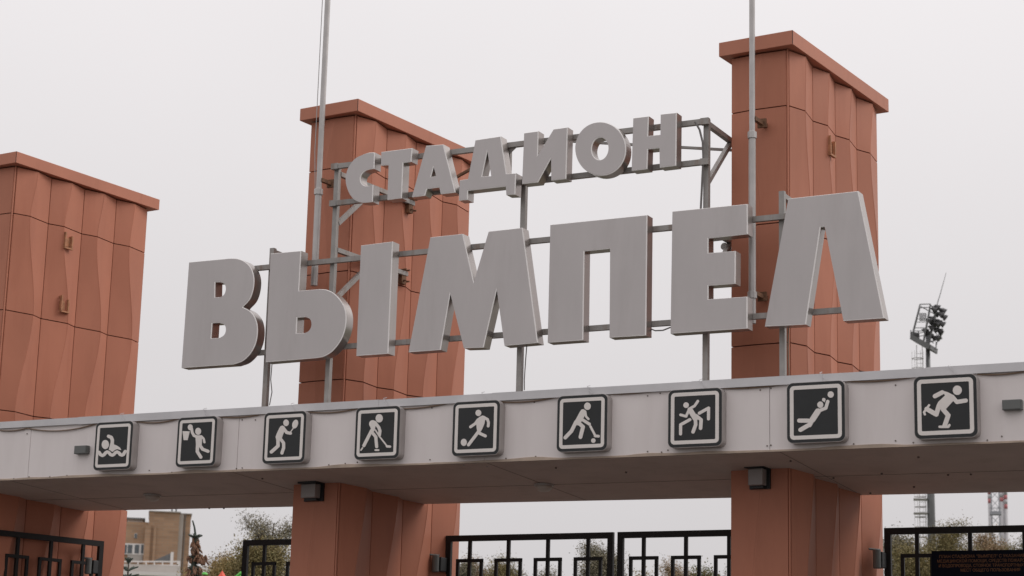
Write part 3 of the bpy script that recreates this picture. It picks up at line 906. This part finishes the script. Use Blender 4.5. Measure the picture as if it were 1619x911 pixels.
cable([P(833, 545, .42), P(831, 570, .42), P(829, 600, .42), P(829, 617, .42)], .006, 'cable', 'thin wire beside the post below the letter М')
cable([P(1247, 515, .44), P(1246, 545, .44), P(1247, 575, .44), P(1248, 597, .44)], .007, 'cabletan', 'thin tan wire by the rightmost post, below the last big letter')

# ------------------------------------------------------------------ gates
YG = 3.1
def gate_leaf(p0, p1, label, bars, ztop=3.955, skip=()):
    p0, p1 = np.array(p0, float), np.array(p1, float)
    d = p1 - p0; Lg = np.linalg.norm(d); d = d / Lg
    nrm = np.array((-d[1], d[0], 0))
    t = thing('gate', (p0[0], p0[1], 0), label, 'gate', 'black metal gates between the towers')
    def G(s, z): return p0 + d * s + np.array((0, 0, z))
    def bar(bm, a, b, w, th):
        add_bar(bm, a, b, th, w, upv=d if abs((b - a)[2]) > .01 else (0, 0, 1))
    bm = B()
    th = .075
    for s in (th / 2, Lg - th / 2): bar(bm, G(s, .12), G(s, ztop), th, .05)
    for z in (ztop - th / 2, .12 + th / 2): bar(bm, G(th, z), G(Lg - th, z), th, .049)
    obj('frame', bm, 'gate', t)
    for k in range(bars):
        s = Lg * (k + .62) / (bars + .24)
        bm = B(); bar(bm, G(s, .12 + th), G(s, ztop - th), .044, .035)
        obj('bar', bm, 'gate', t)
        hw = .19
        bm = B()
        for e in (-1, 1): bar(bm, G(s + e * (hw - .02), .55), G(s + e * (hw - .02), ztop - .30), .040, .033)
        for z in (ztop - .32, .57): bar(bm, G(s - hw, z), G(s + hw, z), .042, .037)
        obj('loop', bm, 'gate', t)
    return t, G, d, nrm, Lg

def X(px, py): return at(px, py, YG)[0]
def hinge(t, p, dx):
    bm = B()
    abox(bm, p[0] - .06, p[0] + .03, p[1] - .20, p[1] - .03, p[2] - .11, p[2] + .07, bevel=.01)
    obj('hinge_block', bm, 'lampblack', t)
    bm = B()
    q = p + np.array((-.02, -.25, 0))
    add_tube(bm, [q + np.array((0, 0, z)) for z in (-.125, -.115, .085, .095)], [.035, .045, .045, .03], 14)
    add_tube(bm, [q + np.array((.02, .06, .09)), q + np.array((-.08, -.04, .095))], .012, 8)
    obj('hinge', bm, 'box', t)
g, *_ = gate_leaf((X(706.5, 848), YG, 0), (X(970.5, 842), YG, 0), 'black gate leaf hinged to the right of the middle tower', 4)
hinge(g, np.array((X(706, 890), YG, 3.60)), -.2)
xw = X(970.5, 842) - X(706.5, 848)
gate_leaf((X(977.5, 842), YG, 0), (X(977.5, 842) + xw, YG, 0), 'black gate leaf running behind the right tower, left of it', 4)
gate_leaf((X(386, 854), YG, 0), (X(386, 854) + xw, YG, 0), 'black gate leaf half hidden behind the middle tower, at its left', 4)
x3 = X(1398.5, 834)
g, G, d, nrm, Lg = gate_leaf((x3, YG, 0), (x3 + xw * 1.1, YG, 0), 'black gate leaf right of the right tower, carrying the notice board', 4, ztop=3.935)
hinge(g, np.array((x3, YG, 3.58)), -.2)
# leaf swung open in front of the left tower
hp = onplane(163, 856, tx, P1 @ tx + .22)
zt = hp[2]
lo, hi = None, None
q = onplane(0, 838, (0, 0, 1), zt)
dirv = (q - hp); dirv[2] = 0; dirv /= np.linalg.norm(dirv)
g, *_ = gate_leaf((hp[0], hp[1], 0), tuple(np.array((hp[0], hp[1], 0)) + dirv * xw), 'black gate leaf swung open against the left tower', 4, ztop=zt)
hinge(g, np.array((hp[0] - .02, hp[1] + .02, zt - .34)), -.2)

# notice board on the right leaf
yb = YG - .045
a = at(1473, 871.5, yb); bxr = x3 + xw * 1.1 - .12
t = thing('notice_board', ((a[0] + bxr) / 2, yb, a[2] - .9), 'dark navy notice board with small orange lettering on the right gate', 'notice board')
bm = B(); abox(bm, a[0], bxr + .4, yb - .012, yb + .008, a[2] - .95, a[2])
obj('panel', bm, 'board', t)
LINES = ['ПЛАН СТАДИОНА "ВЫМПЕЛ" С УКАЗАНИЕМ МЕСТ', 'МЕДИЦИНСКОЙ ПОМОЩИ, СРЕДСТВ ПОЖАРОТУШЕНИЯ', 'И ВОДОПРОВОДА, СТОЯНОК ТРАНСПОРТНЫХ СРЕДСТВ', 'МЕСТ ОБЩЕГО ПОЛЬЗОВАНИЯ']
xc = at(1566, 900, yb)[0]
widths = [at(1647, 880, yb)[0] - at(1485, 880, yb)[0], at(1650, 887, yb)[0] - at(1481.5, 887, yb)[0], at(1648, 895, yb)[0] - at(1484, 895, yb)[0], at(1613, 903, yb)[0] - at(1519, 903, yb)[0]]
for ln, py, wdt in zip(LINES, (882, 889.3, 896.7, 904), widths):
    cu = bpy.data.curves.new('lettering', 'FONT')
    cu.body = ln
    cu.align_x = 'CENTER'
    cu.size = .045
    cu.extrude = .001
    to = bpy.data.objects.new('lettering', cu)
    COL.objects.link(to)
    bpy.context.view_layer.update()
    dg = bpy.context.evaluated_depsgraph_get()
    me = bpy.data.meshes.new_from_object(to.evaluated_get(dg))
    bpy.data.objects.remove(to)
    wcur = max(v.co.x for v in me.vertices) - min(v.co.x for v in me.vertices)
    bm = B(); bm.from_mesh(me)
    k = wdt / wcur
    zz = at(1540, py, yb)[2]
    for v in bm.verts:
        x, y, z = v.co
        v.co = (xc + x * k, yb - .0135 - z, zz + y * 1.05)
    obj('lettering', bm, 'gold', t)

# ------------------------------------------------------------------ floodlight mast
def fp(px, py, dist=120.0): return far(px, py, dist)
vdir = fp(1468, 600) - CAM; vdir[2] = 0; vdir /= np.linalg.norm(vdir)
sx = np.array((vdir[1], -vdir[0], 0))                    # to the right as seen from the gate
base = fp(1472, 800)
pl = fp(1466, 552)
t = thing('floodlight_mast', (base[0], base[1], 0), 'tall grey stadium floodlight mast with cage ladder and tilted lamp rack', 'floodlight')
bx, by = base[0], base[1]
def FP(px, py, dd=0.0):
    p = fp(px, py) ; return p + vdir * dd
bm = B()
zb_ = FP(1470, 800)[2]
ztop_ = FP(1467, 530)[2]
cx0 = FP(1471.5, 800); cx1 = FP(1467.5, 540)
add_tube(bm, [(bx, by, 0), (bx, by, zb_), (bx, by, ztop_)], [.30, .23, .12], 16)
obj('mast', bm, 'mast', t, smooth=True)
bm = B()                                                # caged ladder
o = np.array((bx, by, 0)) - sx * .50
for e in (-.17, .17):
    add_bar(bm, o + sx * e + np.array((0, 0, 2)), o + sx * e + np.array((0, 0, ztop_ - .6)), .03)
for k in range(int((ztop_ - 3) / .30)):
    z = 2.3 + k * .30
    add_bar(bm, o - sx * .17 + np.array((0, 0, z)), o + sx * .17 + np.array((0, 0, z)), .02)
for k in range(int((ztop_ - 4) / .6)):
    z = 3.2 + k * .6
    pts = [o + sx * (.34 * math.cos(a)) - sx * .12 - vdir * (.34 * math.sin(a)) + np.array((0, 0, z)) for a in np.linspace(0, 2 * math.pi, 13)]
    add_tube(bm, pts, .022, 5)
for a in np.linspace(0, 2 * math.pi, 7)[:-1]:
    q = o + sx * (.34 * math.cos(a)) - sx * .12 - vdir * (.34 * math.sin(a))
    add_bar(bm, q + np.array((0, 0, 3.2)), q + np.array((0, 0, ztop_ - 1)), .014)
for z in (FP(1456, 812)[2], FP(1456, 790)[2]):
    add_box(bm, o - sx * .12 + np.array((0, 0, z)), sx * .40, vdir * .40, (0, 0, .03))
obj('ladder', bm, 'mastlight', t)
bm = B()                                                # platform basket
c = [FP(1440.5, 536, -.7), FP(1470, 553, -.9), FP(1481, 553, .6), FP(1452, 536, .8)]
for a_, b_ in zip(c, c[1:] + c[:1]):
    add_bar(bm, a_, b_, .10, .30)
vs = [bm.verts.new(tuple(q - np.array((0, 0, .12)))) for q in c]
bm.faces.new(vs)
vs = [bm.verts.new(tuple(q - np.array((0, 0, .18)))) for q in c]
bm.faces.new(vs[::-1])
obj('platform', bm, 'mast', t)
bm = B()                                                # tilted rack and rails
def rk(pa, pb, w=.07, da=0, db=0): add_bar(bm, FP(*pa, da), FP(*pb, db), w)
for dd in (-.5, .5):
    rk((1442, 532), (1454.5, 484), .06, dd, dd)
    rk((1460, 541), (1471, 483.5), .08, dd, dd)
    rk((1454.5, 484), (1471, 483.5), .05, dd, dd)
    rk((1446, 521), (1464, 521), .04, dd, dd)
    rk((1443, 531), (1461, 528), .04, dd, dd)
    rk((1450, 507), (1467, 507), .03, dd, dd)
rk((1454.5, 484), (1480, 498), .05); rk((1471, 483), (1481, 489), .07)
rk((1466, 553), (1481, 487), .14); rk((1470, 541), (1490, 535), .06); rk((1479, 553), (1486, 520), .05); rk((1480, 541), (1480, 553), .05)
rk((1461, 528), (1476, 543), .05); rk((1468, 515), (1488, 536), .04)
rk((1440.5, 536), (1440, 522), .05); rk((1452, 536), (1452, 524), .05)
rk((1440, 525), (1454, 527), .04)
obj('rack', bm, 'mast', t)
bm = B(); add_tube(bm, [FP(1480, 487), FP(1488, 460), FP(1496, 431)], [.03, .022, .012], 6)
obj('lightning_rod', bm, 'mast', t)
bm = B()
for k in range(5):
    q = FP(1454.5 + k * 2.3, 499 + k * .0)
    add_box(bm, q + np.array((0, 0, -.1)), sx * .03, vdir * .2, (0, 0, .22))
obj('ballast_box', bm, 'lamphead', t)
bm = B()
for q in (FP(1444, 531), FP(1449, 533)): add_box(bm, q, sx * .18, vdir * .2, (0, 0, .16))
obj('control_box', bm, 'lamphead', t)
lamps = [(1482, 486), (1488, 489), (1492, 492), (1477, 491), (1482, 496), (1488, 499), (1493, 503), (1474, 503), (1480, 506), (1485, 509), (1471, 509), (1476, 514), (1483, 514), (1490, 514), (1473, 519), (1480, 521), (1486, 523), (1466, 527), (1471, 529), (1477, 533), (1483, 535), (1463, 524), (1487, 525)]
for i, (px, py) in enumerate(lamps):
    q = FP(px, py, rnd.uniform(-.35, .35))
    ax = sx * .8 + vdir * rnd.uniform(-.4, .4) + np.array((0, 0, -.55)); ax /= np.linalg.norm(ax)
    bm = B()
    add_tube(bm, [q - ax * .20, q - ax * .06, q + ax * .05, q + ax * .13], [.07, .12, .19, .205], 10)
    add_bar(bm, q - ax * .05, q - ax * .05 - sx * .2 + np.array((0, 0, .06)), .05)
    obj('lamp', bm, 'lamphead', t)

# ------------------------------------------------------------------ far chimneys
DC = 620.0
def chimney(px, pw, bands, label, ptop=768):
    b = far(px, 900, DC); r = pw / F * DC / 2 * 1.02
    ztop = far(px, ptop, DC)[2]
    t = thing('chimney', (b[0], b[1], 0), label, 'chimney', 'red and white stacks on the horizon')
    cuts = sorted([far(px, y, DC)[2] for y in bands])
    bm = B(); add_tube(bm, [(b[0], b[1], 0), (b[0], b[1], cuts[0])], [r * 1.05, r], 14)
    obj('shaft', bm, 'chimwhite', t, smooth=True)
    cuts = cuts + [ztop]
    for i, (z0, z1) in enumerate(zip(cuts, cuts[1:])):
        bm = B(); add_tube(bm, [(b[0], b[1], z0), (b[0], b[1], z1)], r, 14)
        obj('band', bm, 'chimred' if i % 2 == 0 else 'chimwhite', t, smooth=True)
chimney(1567.8, 5.8, (796, 789, 782), 'slim red banded white stack, left one on the far horizon')
chimney(1586, 7.0, (793.5, 787, 779), 'wider red banded white stack in the middle of the far group')
chimney(1593, 5.4, (805, 797.5, 790, 783), 'slim red banded stack, right one on the far horizon')
b = far(1576.5, 900, DC - 6)
t = thing('lattice_tower', (b[0], b[1], 0), 'pale grey lattice tower with a platform between the far stacks', 'lattice tower')
bm = B()
h = far(1576.5, 770, DC)[2]; hw = 1.15
vd = np.array((b[0] - CAM[0], b[1] - CAM[1], 0)); vd /= np.linalg.norm(vd); sd_ = np.array((vd[1], -vd[0], 0))
cs = [b * np.array((1, 1, 0)) + sd_ * hw * i + vd * hw * j for i, j in ((-1, -1), (1, -1), (1, 1), (-1, 1))]
for q in cs: add_bar(bm, q, q + np.array((0, 0, h)), .32)
nseg = int(h / 2.6)
for k in range(nseg):
    for i in range(4):
        a_, b_ = cs[i], cs[(i + 1) % 4]
        add_bar(bm, a_ + np.array((0, 0, k * 2.6)), b_ + np.array((0, 0, k * 2.6 + 2.6)), .16)
obj('lattice', bm, 'chimgrey', t)
bm = B(); zp = far(1576, 815, DC)[2]
add_box(bm, np.array((b[0], b[1], zp)), sd_ * 1.7, vd * 1.5, (0, 0, .5))
for e in (-1, 1): add_bar(bm, np.array((b[0], b[1], zp + 1.6)) - sd_ * 1.7 + vd * e * 1.6, np.array((b[0], b[1], zp + 1.6)) + sd_ * 1.7 + vd * e * 1.6, .15)
obj('platform', bm, 'chimgrey', t)

# ------------------------------------------------------------------ far brick building
DB = 230.0
c0 = far(245, 900, DB)
vd = np.array((c0[0] - CAM[0], c0[1] - CAM[1], 0)); vd /= np.linalg.norm(vd)
sd_ = np.array((vd[1], -vd[0], 0))
def BP(px, py, dd=0.0):
    """point on the building's face plane, pushed back by dd"""
    return onplane(px, py, vd, c0 @ vd + dd)
t = thing('brick_building', (c0[0], c0[1], 0), 'tan brick building with stepped roof seen beyond the left gate', 'building')
def bblock(name, px0, px1, pyt, d0, d1, m, zb=0.0, pyb=None, par=None):
    a, b_ = BP(px0, pyt if pyb is None else pyb, d0), BP(px1, pyt, d0)
    zt_ = BP((px0 + px1) / 2, pyt, d0)[2]
    z0 = zb if pyb is None else BP((px0 + px1) / 2, pyb, d0)[2]
    s0, s1 = (BP(px0, 860, d0) - c0) @ sd_, (BP(px1, 860, d0) - c0) @ sd_
    bm = B()
    cc = np.array((c0[0], c0[1], 0)) + sd_ * (s0 + s1) / 2 + vd * (d0 + d1) / 2 + np.array((0, 0, (zt_ + z0) / 2))
    add_box(bm, cc, sd_ * (s1 - s0) / 2, vd * (d1 - d0) / 2, (0, 0, (zt_ - z0) / 2))
    return obj(name, bm, m, par or t)
w1 = bblock('wall', 170, 233, 824.5, 0, 10, 'brick')
w2 = bblock('wall', 233.2, 281.5, 809.0, -.6, 10, 'brick')
w3 = bblock('wall', 281.7, 299.5, 812.5, .4, 12, 'brick')
bblock('parapet', 232, 283, 808.0, -.8, 10.2, 'plaster', pyb=809.5)
bblock('parapet', 281, 301, 811.6, .2, 12.2, 'plaster', pyb=812.8)
bblock('roof', 196, 227, 818.5, 1, 8, 'mast', pyb=821)
bblock('roof_wall', 199, 224, 820, 1.5, 7.5, 'whitepaint', pyb=825)
bblock('buttress', 228, 237, 830, -.9, -.61, 'brick')
bblock('buttress', 242, 246, 832, -.9, -.61, 'brick')
bblock('pilaster', 280, 288, 813.2, .1, .39, 'plaster')
bblock('pipe', 290, 291, 813.5, .2, .39, 'mast')
for q in (267.5, 274): bblock('vent_pipe', q, q + 2.5, 804, 1, 1.6, 'mast', pyb=809)
f = bblock('window', 196, 228, 859.5, -.25, -.01, 'whitepaint', pyb=877)
for x0_, x1_ in ((197, 200.8), (202.5, 209.5), (213.5, 220.5), (223.5, 227.2)): bblock('pane', x0_, x1_, 861.5, -.30, -.251, 'glass', pyb=875, par=f)
bblock('spandrel', 203, 227, 877.2, -.2, -.01, 'plaster', pyb=888)
f = bblock('window', 211.5, 216, 843.5, -.12, -.01, 'whitepaint', pyb=851)
bblock('pane', 212, 215.6, 844, -.16, -.121, 'glass', pyb=850.6, par=f)
# lower terrace with railing, nearer
bblock('terrace', 185, 287, 893, -22, -.95, 'plaster')
bblock('terrace_edge', 184, 289, 904, -24, -22.01, 'whitepaint', pyb=910)
bblock('gable_wall', 271, 275.5, 873, -8, -3, 'whitepaint', pyb=893)
bm = B()
a = BP(240, 888, -5); b_ = BP(271, 888, -5); c_ = BP(271, 874, -5)
vs = [bm.verts.new(tuple(p)) for p in (a, b_, c_)]; bm.faces.new(vs)
ex = bmesh.ops.extrude_face_region(bm, geom=bm.faces[:])
bmesh.ops.translate(bm, verts=[v for v in ex['geom'] if isinstance(v, bmesh.types.BMVert)], vec=Vector(vd * 2))
bmesh.ops.recalc_face_normals(bm, faces=bm.faces)
obj('stair_roof', bm, 'mast', t)
bm = B()
for y in (888, 894): add_bar(bm, BP(192, y, -21), BP(283, y, -21), .13)
for k in range(8): add_bar(bm, BP(192 + k * 13, 888, -21), BP(192 + k * 13, 904, -21), .1)
obj('railing', bm, 'whitepaint', t)
bblock('pier', 282, 287, 887, -21.2, -20, 'whitepaint', pyb=904)

# ------------------------------------------------------------------ trees
def leaf_cloud(bm, cents, n_per, spread, size, rg):
    """many small leaf-shaped faces scattered round the twig tips"""
    k = int(n_per * 4.6)
    C = np.repeat(np.array(cents), k, axis=0)
    n = len(C)
    Pc = C + rg.normal(0, spread * .75, (n, 3))
    sz = (size * .41 * rg.uniform(.55, 1.35, n))[:, None]
    A = rg.normal(0, 1, (n, 3)); A /= np.linalg.norm(A, axis=1)[:, None]
    Bv = np.cross(A, rg.normal(0, 1, (n, 3))); Bv /= np.linalg.norm(Bv, axis=1)[:, None] + 1e-9
    V = np.stack([Pc - A * sz * .6, Pc + Bv * sz * .35, Pc + A * sz * .6, Pc - Bv * sz * .35], 1).reshape(-1, 3)
    me = bpy.data.meshes.new('crown')
    me.from_pydata(V.tolist(), [], np.arange(4 * n).reshape(-1, 4).tolist())
    bm.from_mesh(me)
    bpy.data.meshes.remove(me)

def tree(px, pytop, pw, dist, leafm, label, seed, n_per=10, spread=.22, size=.13, bark='bark', limbs=9, dens=1.0, upright=.5, twig=.012, group='trees beyond the gates'):
    rg = np.random.default_rng(seed)
    b = far(px, 911, dist)
    H = far(px, pytop, dist)[2]
    Rw = pw / F * dist / 2
    org = np.array((b[0], b[1], 0.0))
    t = thing('tree', org, label, 'tree', group)
    bm = B()
    lean = rg.normal(0, .03, 2)
    trunk = [org + np.array((lean[0] * z + .12 * math.sin(z * .5 + seed), lean[1] * z, z)) for z in np.linspace(0, H * .93, 10)]
    rr = [max(.016 * H * (1 - k / 10.5), .012) for k in range(10)]
    add_tube(bm, trunk, rr, 8)
    tips = [trunk[-1], trunk[-2]]
    nl = int(limbs * 2.2)
    for i in range(nl):
        u = .22 + .72 * (i + rg.uniform(0, .8)) / nl
        k = u * 9; k0 = int(k)
        s = trunk[k0] + (trunk[min(9, k0 + 1)] - trunk[k0]) * (k - k0)
        az = i * 2.4 + rg.uniform(-.5, .5)
        ln = Rw * (1.08 * math.sqrt(max(.05, 1 - ((u - .42) / .62) ** 2))) * rg.uniform(.65, 1.1)
        ln = min(ln, (H - s[2]) * 1.6 + .3)
        rise = ln * upright * rg.uniform(.7, 1.4)
        rise = min(rise, max(.15, H - s[2] - .1))
        e = s + np.array((math.cos(az) * ln, math.sin(az) * ln, rise))
        mid = (s + e) / 2 + np.array((0, 0, rise * .12)) + rg.normal(0, .06 * ln, 3)
        r0 = rr[k0] * .5
        add_tube(bm, [s, mid, e], [r0, r0 * .55, twig], 5, cap=False)
        for j in range(int(10 * dens) + 3):
            v = rg.uniform(.25, 1)
            q = (s + (mid - s) * v * 2) if v < .5 else mid + (e - mid) * (v - .5) * 2
            tl_ = ln * rg.uniform(.18, .42)
            dd = rg.normal(0, 1, 3); dd[2] = abs(dd[2]) * .9 + upright * .6
            dd /= np.linalg.norm(dd)
            e2 = q + dd * tl_
            add_tube(bm, [q, (q + e2) / 2 + rg.normal(0, .04 * tl_, 3), e2], [twig * 1.3, twig, twig * .5], 4, cap=False)
            tips += [e2, (q + e2) / 2]
            for _ in range(2):
                d3 = rg.normal(0, 1, 3); d3[2] = abs(d3[2])
                d3 /= np.linalg.norm(d3)
                e3 = e2 + d3 * tl_ * rg.uniform(.3, .6)
                add_tube(bm, [(q + e2) / 2 if _ else e2, e3], [twig * .7, twig * .4], 3, cap=False)
                tips.append(e3)
        tips.append(e)
    obj('trunk', bm, bark, t)
    bm = B()
    leaf_cloud(bm, tips, n_per, spread, size, rg)
    obj('crown', bm, leafm, t)
    return t

tree(424, 802, 118, 62, 'leaf_grey', 'tall thin leaved grey green tree left of the middle tower', 3, n_per=5, spread=.20, size=.10, limbs=12, dens=1.6, upright=.75)
tree(412, 842, 96, 52, 'leaf_olive', 'dense olive bush-like tree behind the half hidden gate leaf', 4, n_per=9, spread=.26, size=.12, limbs=14, dens=1.5, upright=.5)
tree(366, 868, 80, 58, 'leaf_yellow', 'yellow brown tree left of the half hidden gate leaf', 5, n_per=10, spread=.28, size=.13, limbs=11, dens=1.3, upright=.5)
tree(338, 858, 60, 75, 'leaf_rust', 'rusty twiggy tree with pointed top right of the spruce', 6, n_per=6, spread=.3, size=.13, limbs=12, dens=1.4, upright=.9, bark='barkpale')
tree(320, 886, 60, 66, 'leaf_yellow', 'low yellowish tree behind the coned spruce', 16, n_per=10, spread=.3, size=.14, limbs=11, dens=1.3)
tree(735, 864, 34, 50, 'leaf_grey', 'thin grey green tree just right of the middle tower', 7, n_per=7, spread=.14, size=.09, limbs=9, dens=1.3, upright=.9)
tree(772, 872, 50, 78, 'leaf_rust', 'pale rusty birch behind the first gate loops', 8, n_per=8, spread=.25, size=.12, limbs=11, dens=1.4, upright=1.0, bark='barkpale')
tree(806, 868, 56, 74, 'leaf_olive', 'olive brown tree behind the middle of the first gate leaf', 9, n_per=9, spread=.3, size=.13, limbs=12, dens=1.4, upright=.8)
tree(868, 886, 54, 70, 'leaf_grey', 'sparse grey tree low behind the third gate loop', 10, n_per=7, spread=.25, size=.11, limbs=10, dens=1.3, upright=.8)
tree(941, 848, 62, 60, 'leaf_grey', 'leaning grey green tree behind the meeting gate leaves', 11, n_per=9, spread=.22, size=.11, limbs=12, dens=1.5, upright=1.0)
tree(1012, 893, 60, 64, 'leaf_yellow', 'low yellow and green shrub tree right of the gate joint', 12, n_per=9, spread=.3, size=.13, limbs=11, dens=1.3)
tree(1072, 880, 56, 86, 'leaf_rust', 'pale twiggy birch behind the right gate leaf', 13, n_per=6, spread=.28, size=.13, limbs=12, dens=1.5, upright=1.0, bark='barkpale')
tree(1126, 889, 66, 56, 'leaf_green', 'dark green and rust tree just left of the right tower', 14, n_per=10, spread=.26, size=.12, limbs=12, dens=1.4)
tree(1160, 872, 50, 72, 'leaf_grey', 'thin tree peeping out beside the right tower', 17, n_per=5, spread=.25, size=.12, limbs=11, dens=1.3, upright=.9)
tree(1428, 818, 62, 70, 'leaf_grey', 'thin pale tree left of the floodlight mast', 18, n_per=6, spread=.26, size=.12, limbs=13, dens=1.6, upright=1.0)
tree(1448, 836, 70, 64, 'leaf_olive', 'brownish tree in front of the floodlight mast foot', 19, n_per=7, spread=.26, size=.12, limbs=12, dens=1.5, upright=.8)
tree(1502, 806, 92, 74, 'leaf_olive', 'broad olive tree right of the floodlight mast', 20, n_per=6, spread=.26, size=.12, limbs=14, dens=1.7, upright=.9)
tree(1546, 826, 84, 80, 'leaf_rust', 'rusty olive tree in front of the far stacks', 21, n_per=6, spread=.3, size=.13, limbs=13, dens=1.5, upright=.8)
tree(1588, 830, 70, 84, 'leaf_olive', 'green brown tree below the far stacks', 22, n_per=6, spread=.3, size=.13, limbs=12, dens=1.5, upright=.9)
tree(1628, 822, 74, 78, 'leaf_grey', 'grey tree at the right frame edge behind the gate', 23, n_per=5, spread=.3, size=.13, limbs=12, dens=1.5, upright=.9)

# young spruce hung with cones
DS = 34.0
rg = np.random.default_rng(5)
b = far(305, 905, DS); org = np.array((b[0], b[1], 0.0))
vd = np.array((b[0] - CAM[0], b[1] - CAM[1], 0)); vd /= np.linalg.norm(vd); sd_ = np.array((vd[1], -vd[0], 0))
def SP(px, py, dd=0.0):
    p = far(px, py, DS); return p + vd * dd
t = thing('spruce', org, 'young spruce top hung with brown cones beside the brick building', 'tree')
bm = B()
add_tube(bm, [org, np.array((org[0], org[1], SP(307, 900)[2])), SP(308.5, 860), SP(309.0, 846), SP(307.5, 834), SP(304.5, 823)], [.09, .045, .03, .02, .016, .012], 8)
obj('trunk', bm, 'needle', t)
bm = B(); bmc = B()
def sprig(a, e, r=.022):
    add_tube(bm, [a, (a + e) / 2 + np.array((0, 0, .01)), e], [r * .7, r, r * .6], 5)
    n = 26
    for k in range(n):
        u = k / n; p = a + (e - a) * u
        d_ = rg.normal(0, 1, 3); d_ /= np.linalg.norm(d_)
        q = p + d_ * .05
        w = np.cross(d_, e - a); w = w / (np.linalg.norm(w) + 1e-9) * .006
        bm.faces.new([bm.verts.new(tuple(v)) for v in (p - w, p + w, q)])
top = SP(308.7, 849)
for ang in np.linspace(0, 2 * math.pi, 8)[:-1]:
    e = top + (sd_ * math.cos(ang) + vd * math.sin(ang)) * .12 + np.array((0, 0, .03))
    sprig(top - np.array((0, 0, .03)), e)
def axis(py):
    return SP(308.7 - max(0, py - 880) * .08, py)
for i, py in enumerate(np.linspace(852, 960, 44)):
    a = axis(py)
    prof = np.interp(py, [852, 858, 870, 876, 882, 886, 890, 895, 900, 912, 960], [.03, .06, .065, .07, .12, .09, .03, .03, .11, .15, .5])
    n = 9
    for k in range(n):
        ang = rg.uniform(0, 2 * math.pi)
        rl = prof * rg.uniform(.5, 1.15)
        e = a + (sd_ * math.cos(ang) + vd * math.sin(ang)) * rl + np.array((0, 0, .02))
        if k < (3 if py < 890 else 7): sprig(a, e, .012)
        if py < 916 and not 886 < py < 896:
            dv = np.array((rg.normal(0, .35), rg.normal(0, .35), -1.0)); dv /= np.linalg.norm(dv)
            ll = rg.uniform(.07, .11)
            add_tube(bmc, [e, e + dv * ll * .3, e + dv * ll * .7, e + dv * ll], [.008, .017, .017, .006], 6)
for k in range(34):                                     # a heavier bunch hanging out to the right
    e = SP(rg.uniform(312, 326), rg.uniform(877, 886), rg.uniform(-.08, .08))
    if k % 4 == 0: sprig(axis(878), e, .012)
    dv = np.array((rg.normal(0, .35), rg.normal(0, .35), -1.0)); dv /= np.linalg.norm(dv)
    add_tube(bmc, [e, e + dv * .03, e + dv * .07, e + dv * .1], [.008, .017, .017, .006], 6)
obj('foliage', bm, 'needle', t)
tag(obj('cones', bmc, 'cone', t), kind='stuff')
# small fir tip
DS = 40.0
b = far(202, 911, DS); org = np.array((b[0], b[1], 0.0))
t = thing('spruce', org, 'small green spruce tip in front of the brick building terrace', 'tree')
bm = B(); zt_ = far(203, 881, DS)[2]
add_tube(bm, [org, np.array((org[0], org[1], zt_))], [.1, .012], 8)
obj('trunk', bm, 'bark', t)
bm = B()
for i, z in enumerate(np.linspace(zt_ - .12, .5, 28)):
    for k in range(7):
        ang = rg.uniform(0, 2 * math.pi); rl = (.10 + .085 * i) * rg.uniform(.7, 1.1)
        a = np.array((org[0], org[1], z)); e = a + np.array((math.cos(ang) * rl, math.sin(ang) * rl, .10 - .012 * i))
        sprig(a, e, .02)
obj('foliage', bm, 'needle', t)

# ------------------------------------------------------------------ playground tops behind the gate
DP = 48.0
b = far(351, 911, DP); tip = far(353, 902, DP)
t = thing('play_tower', (b[0], b[1], 0), 'playground tower with a pointed bright red roof', 'play tower')
bm = B(); rz = tip[2] - .55
vs = [bm.verts.new((b[0] + .26 * i, b[1] + .26 * j, rz)) for i, j in ((-1, -1), (1, -1), (1, 1), (-1, 1))]
ap = bm.verts.new(tuple(np.array((b[0], b[1], tip[2]))))
for i in range(4): bm.faces.new((vs[i], vs[(i + 1) % 4], ap))
bm.faces.new(vs[::-1])
obj('roof', bm, 'redplay', t)
for i, j in ((-1, -1), (1, -1), (1, 1), (-1, 1)):
    bm = B(); abox(bm, b[0] + .2 * i - .04, b[0] + .2 * i + .04, b[1] + .2 * j - .04, b[1] + .2 * j + .04, 0, rz)
    obj('post', bm, 'wood', t)
bm = B(); abox(bm, b[0] - .3, b[0] + .3, b[1] - .3, b[1] + .3, 1.3, 1.4)
obj('deck', bm, 'wood', t)
b = far(323.5, 909, DP)
t = thing('play_post', (b[0], b[1], 0), 'bright green playground post left of the red play roof', 'play post')
bm = B(); add_tube(bm, [(b[0], b[1], 0), (b[0], b[1], b[2])], .05, 12); obj('post', bm, 'wood', t)
bm = B(); add_tube(bm, [(b[0], b[1], b[2]), (b[0], b[1], b[2] + .02), (b[0], b[1], b[2] + .06)], [.075, .075, .04], 12); obj('post_cap', bm, 'greenplay', t)
b = far(379, 911, DP); bz = far(379, 908.5, DP)[2]
t = thing('climbing_arch', (b[0], b[1], 0), 'bright green playground climbing arch right of the red play roof', 'climbing arch')
for e in (-.5, .5):
    bm = B()
    add_tube(bm, [np.array((b[0], b[1], 0)) + sd_ * math.cos(a) * .55 + vd * e + np.array((0, 0, bz * math.sin(a))) for a in np.linspace(0, math.pi, 15)], .045, 8)
    obj('hoop', bm, 'greenplay', t)
bm = B()
for a in np.linspace(.3, math.pi - .3, 8):
    q = np.array((b[0], b[1], 0)) + sd_ * math.cos(a) * .55 + np.array((0, 0, bz * math.sin(a)))
    add_tube(bm, [q - vd * .5, q + vd * .5], .025, 6)
obj('rungs', bm, 'greenplay', t)
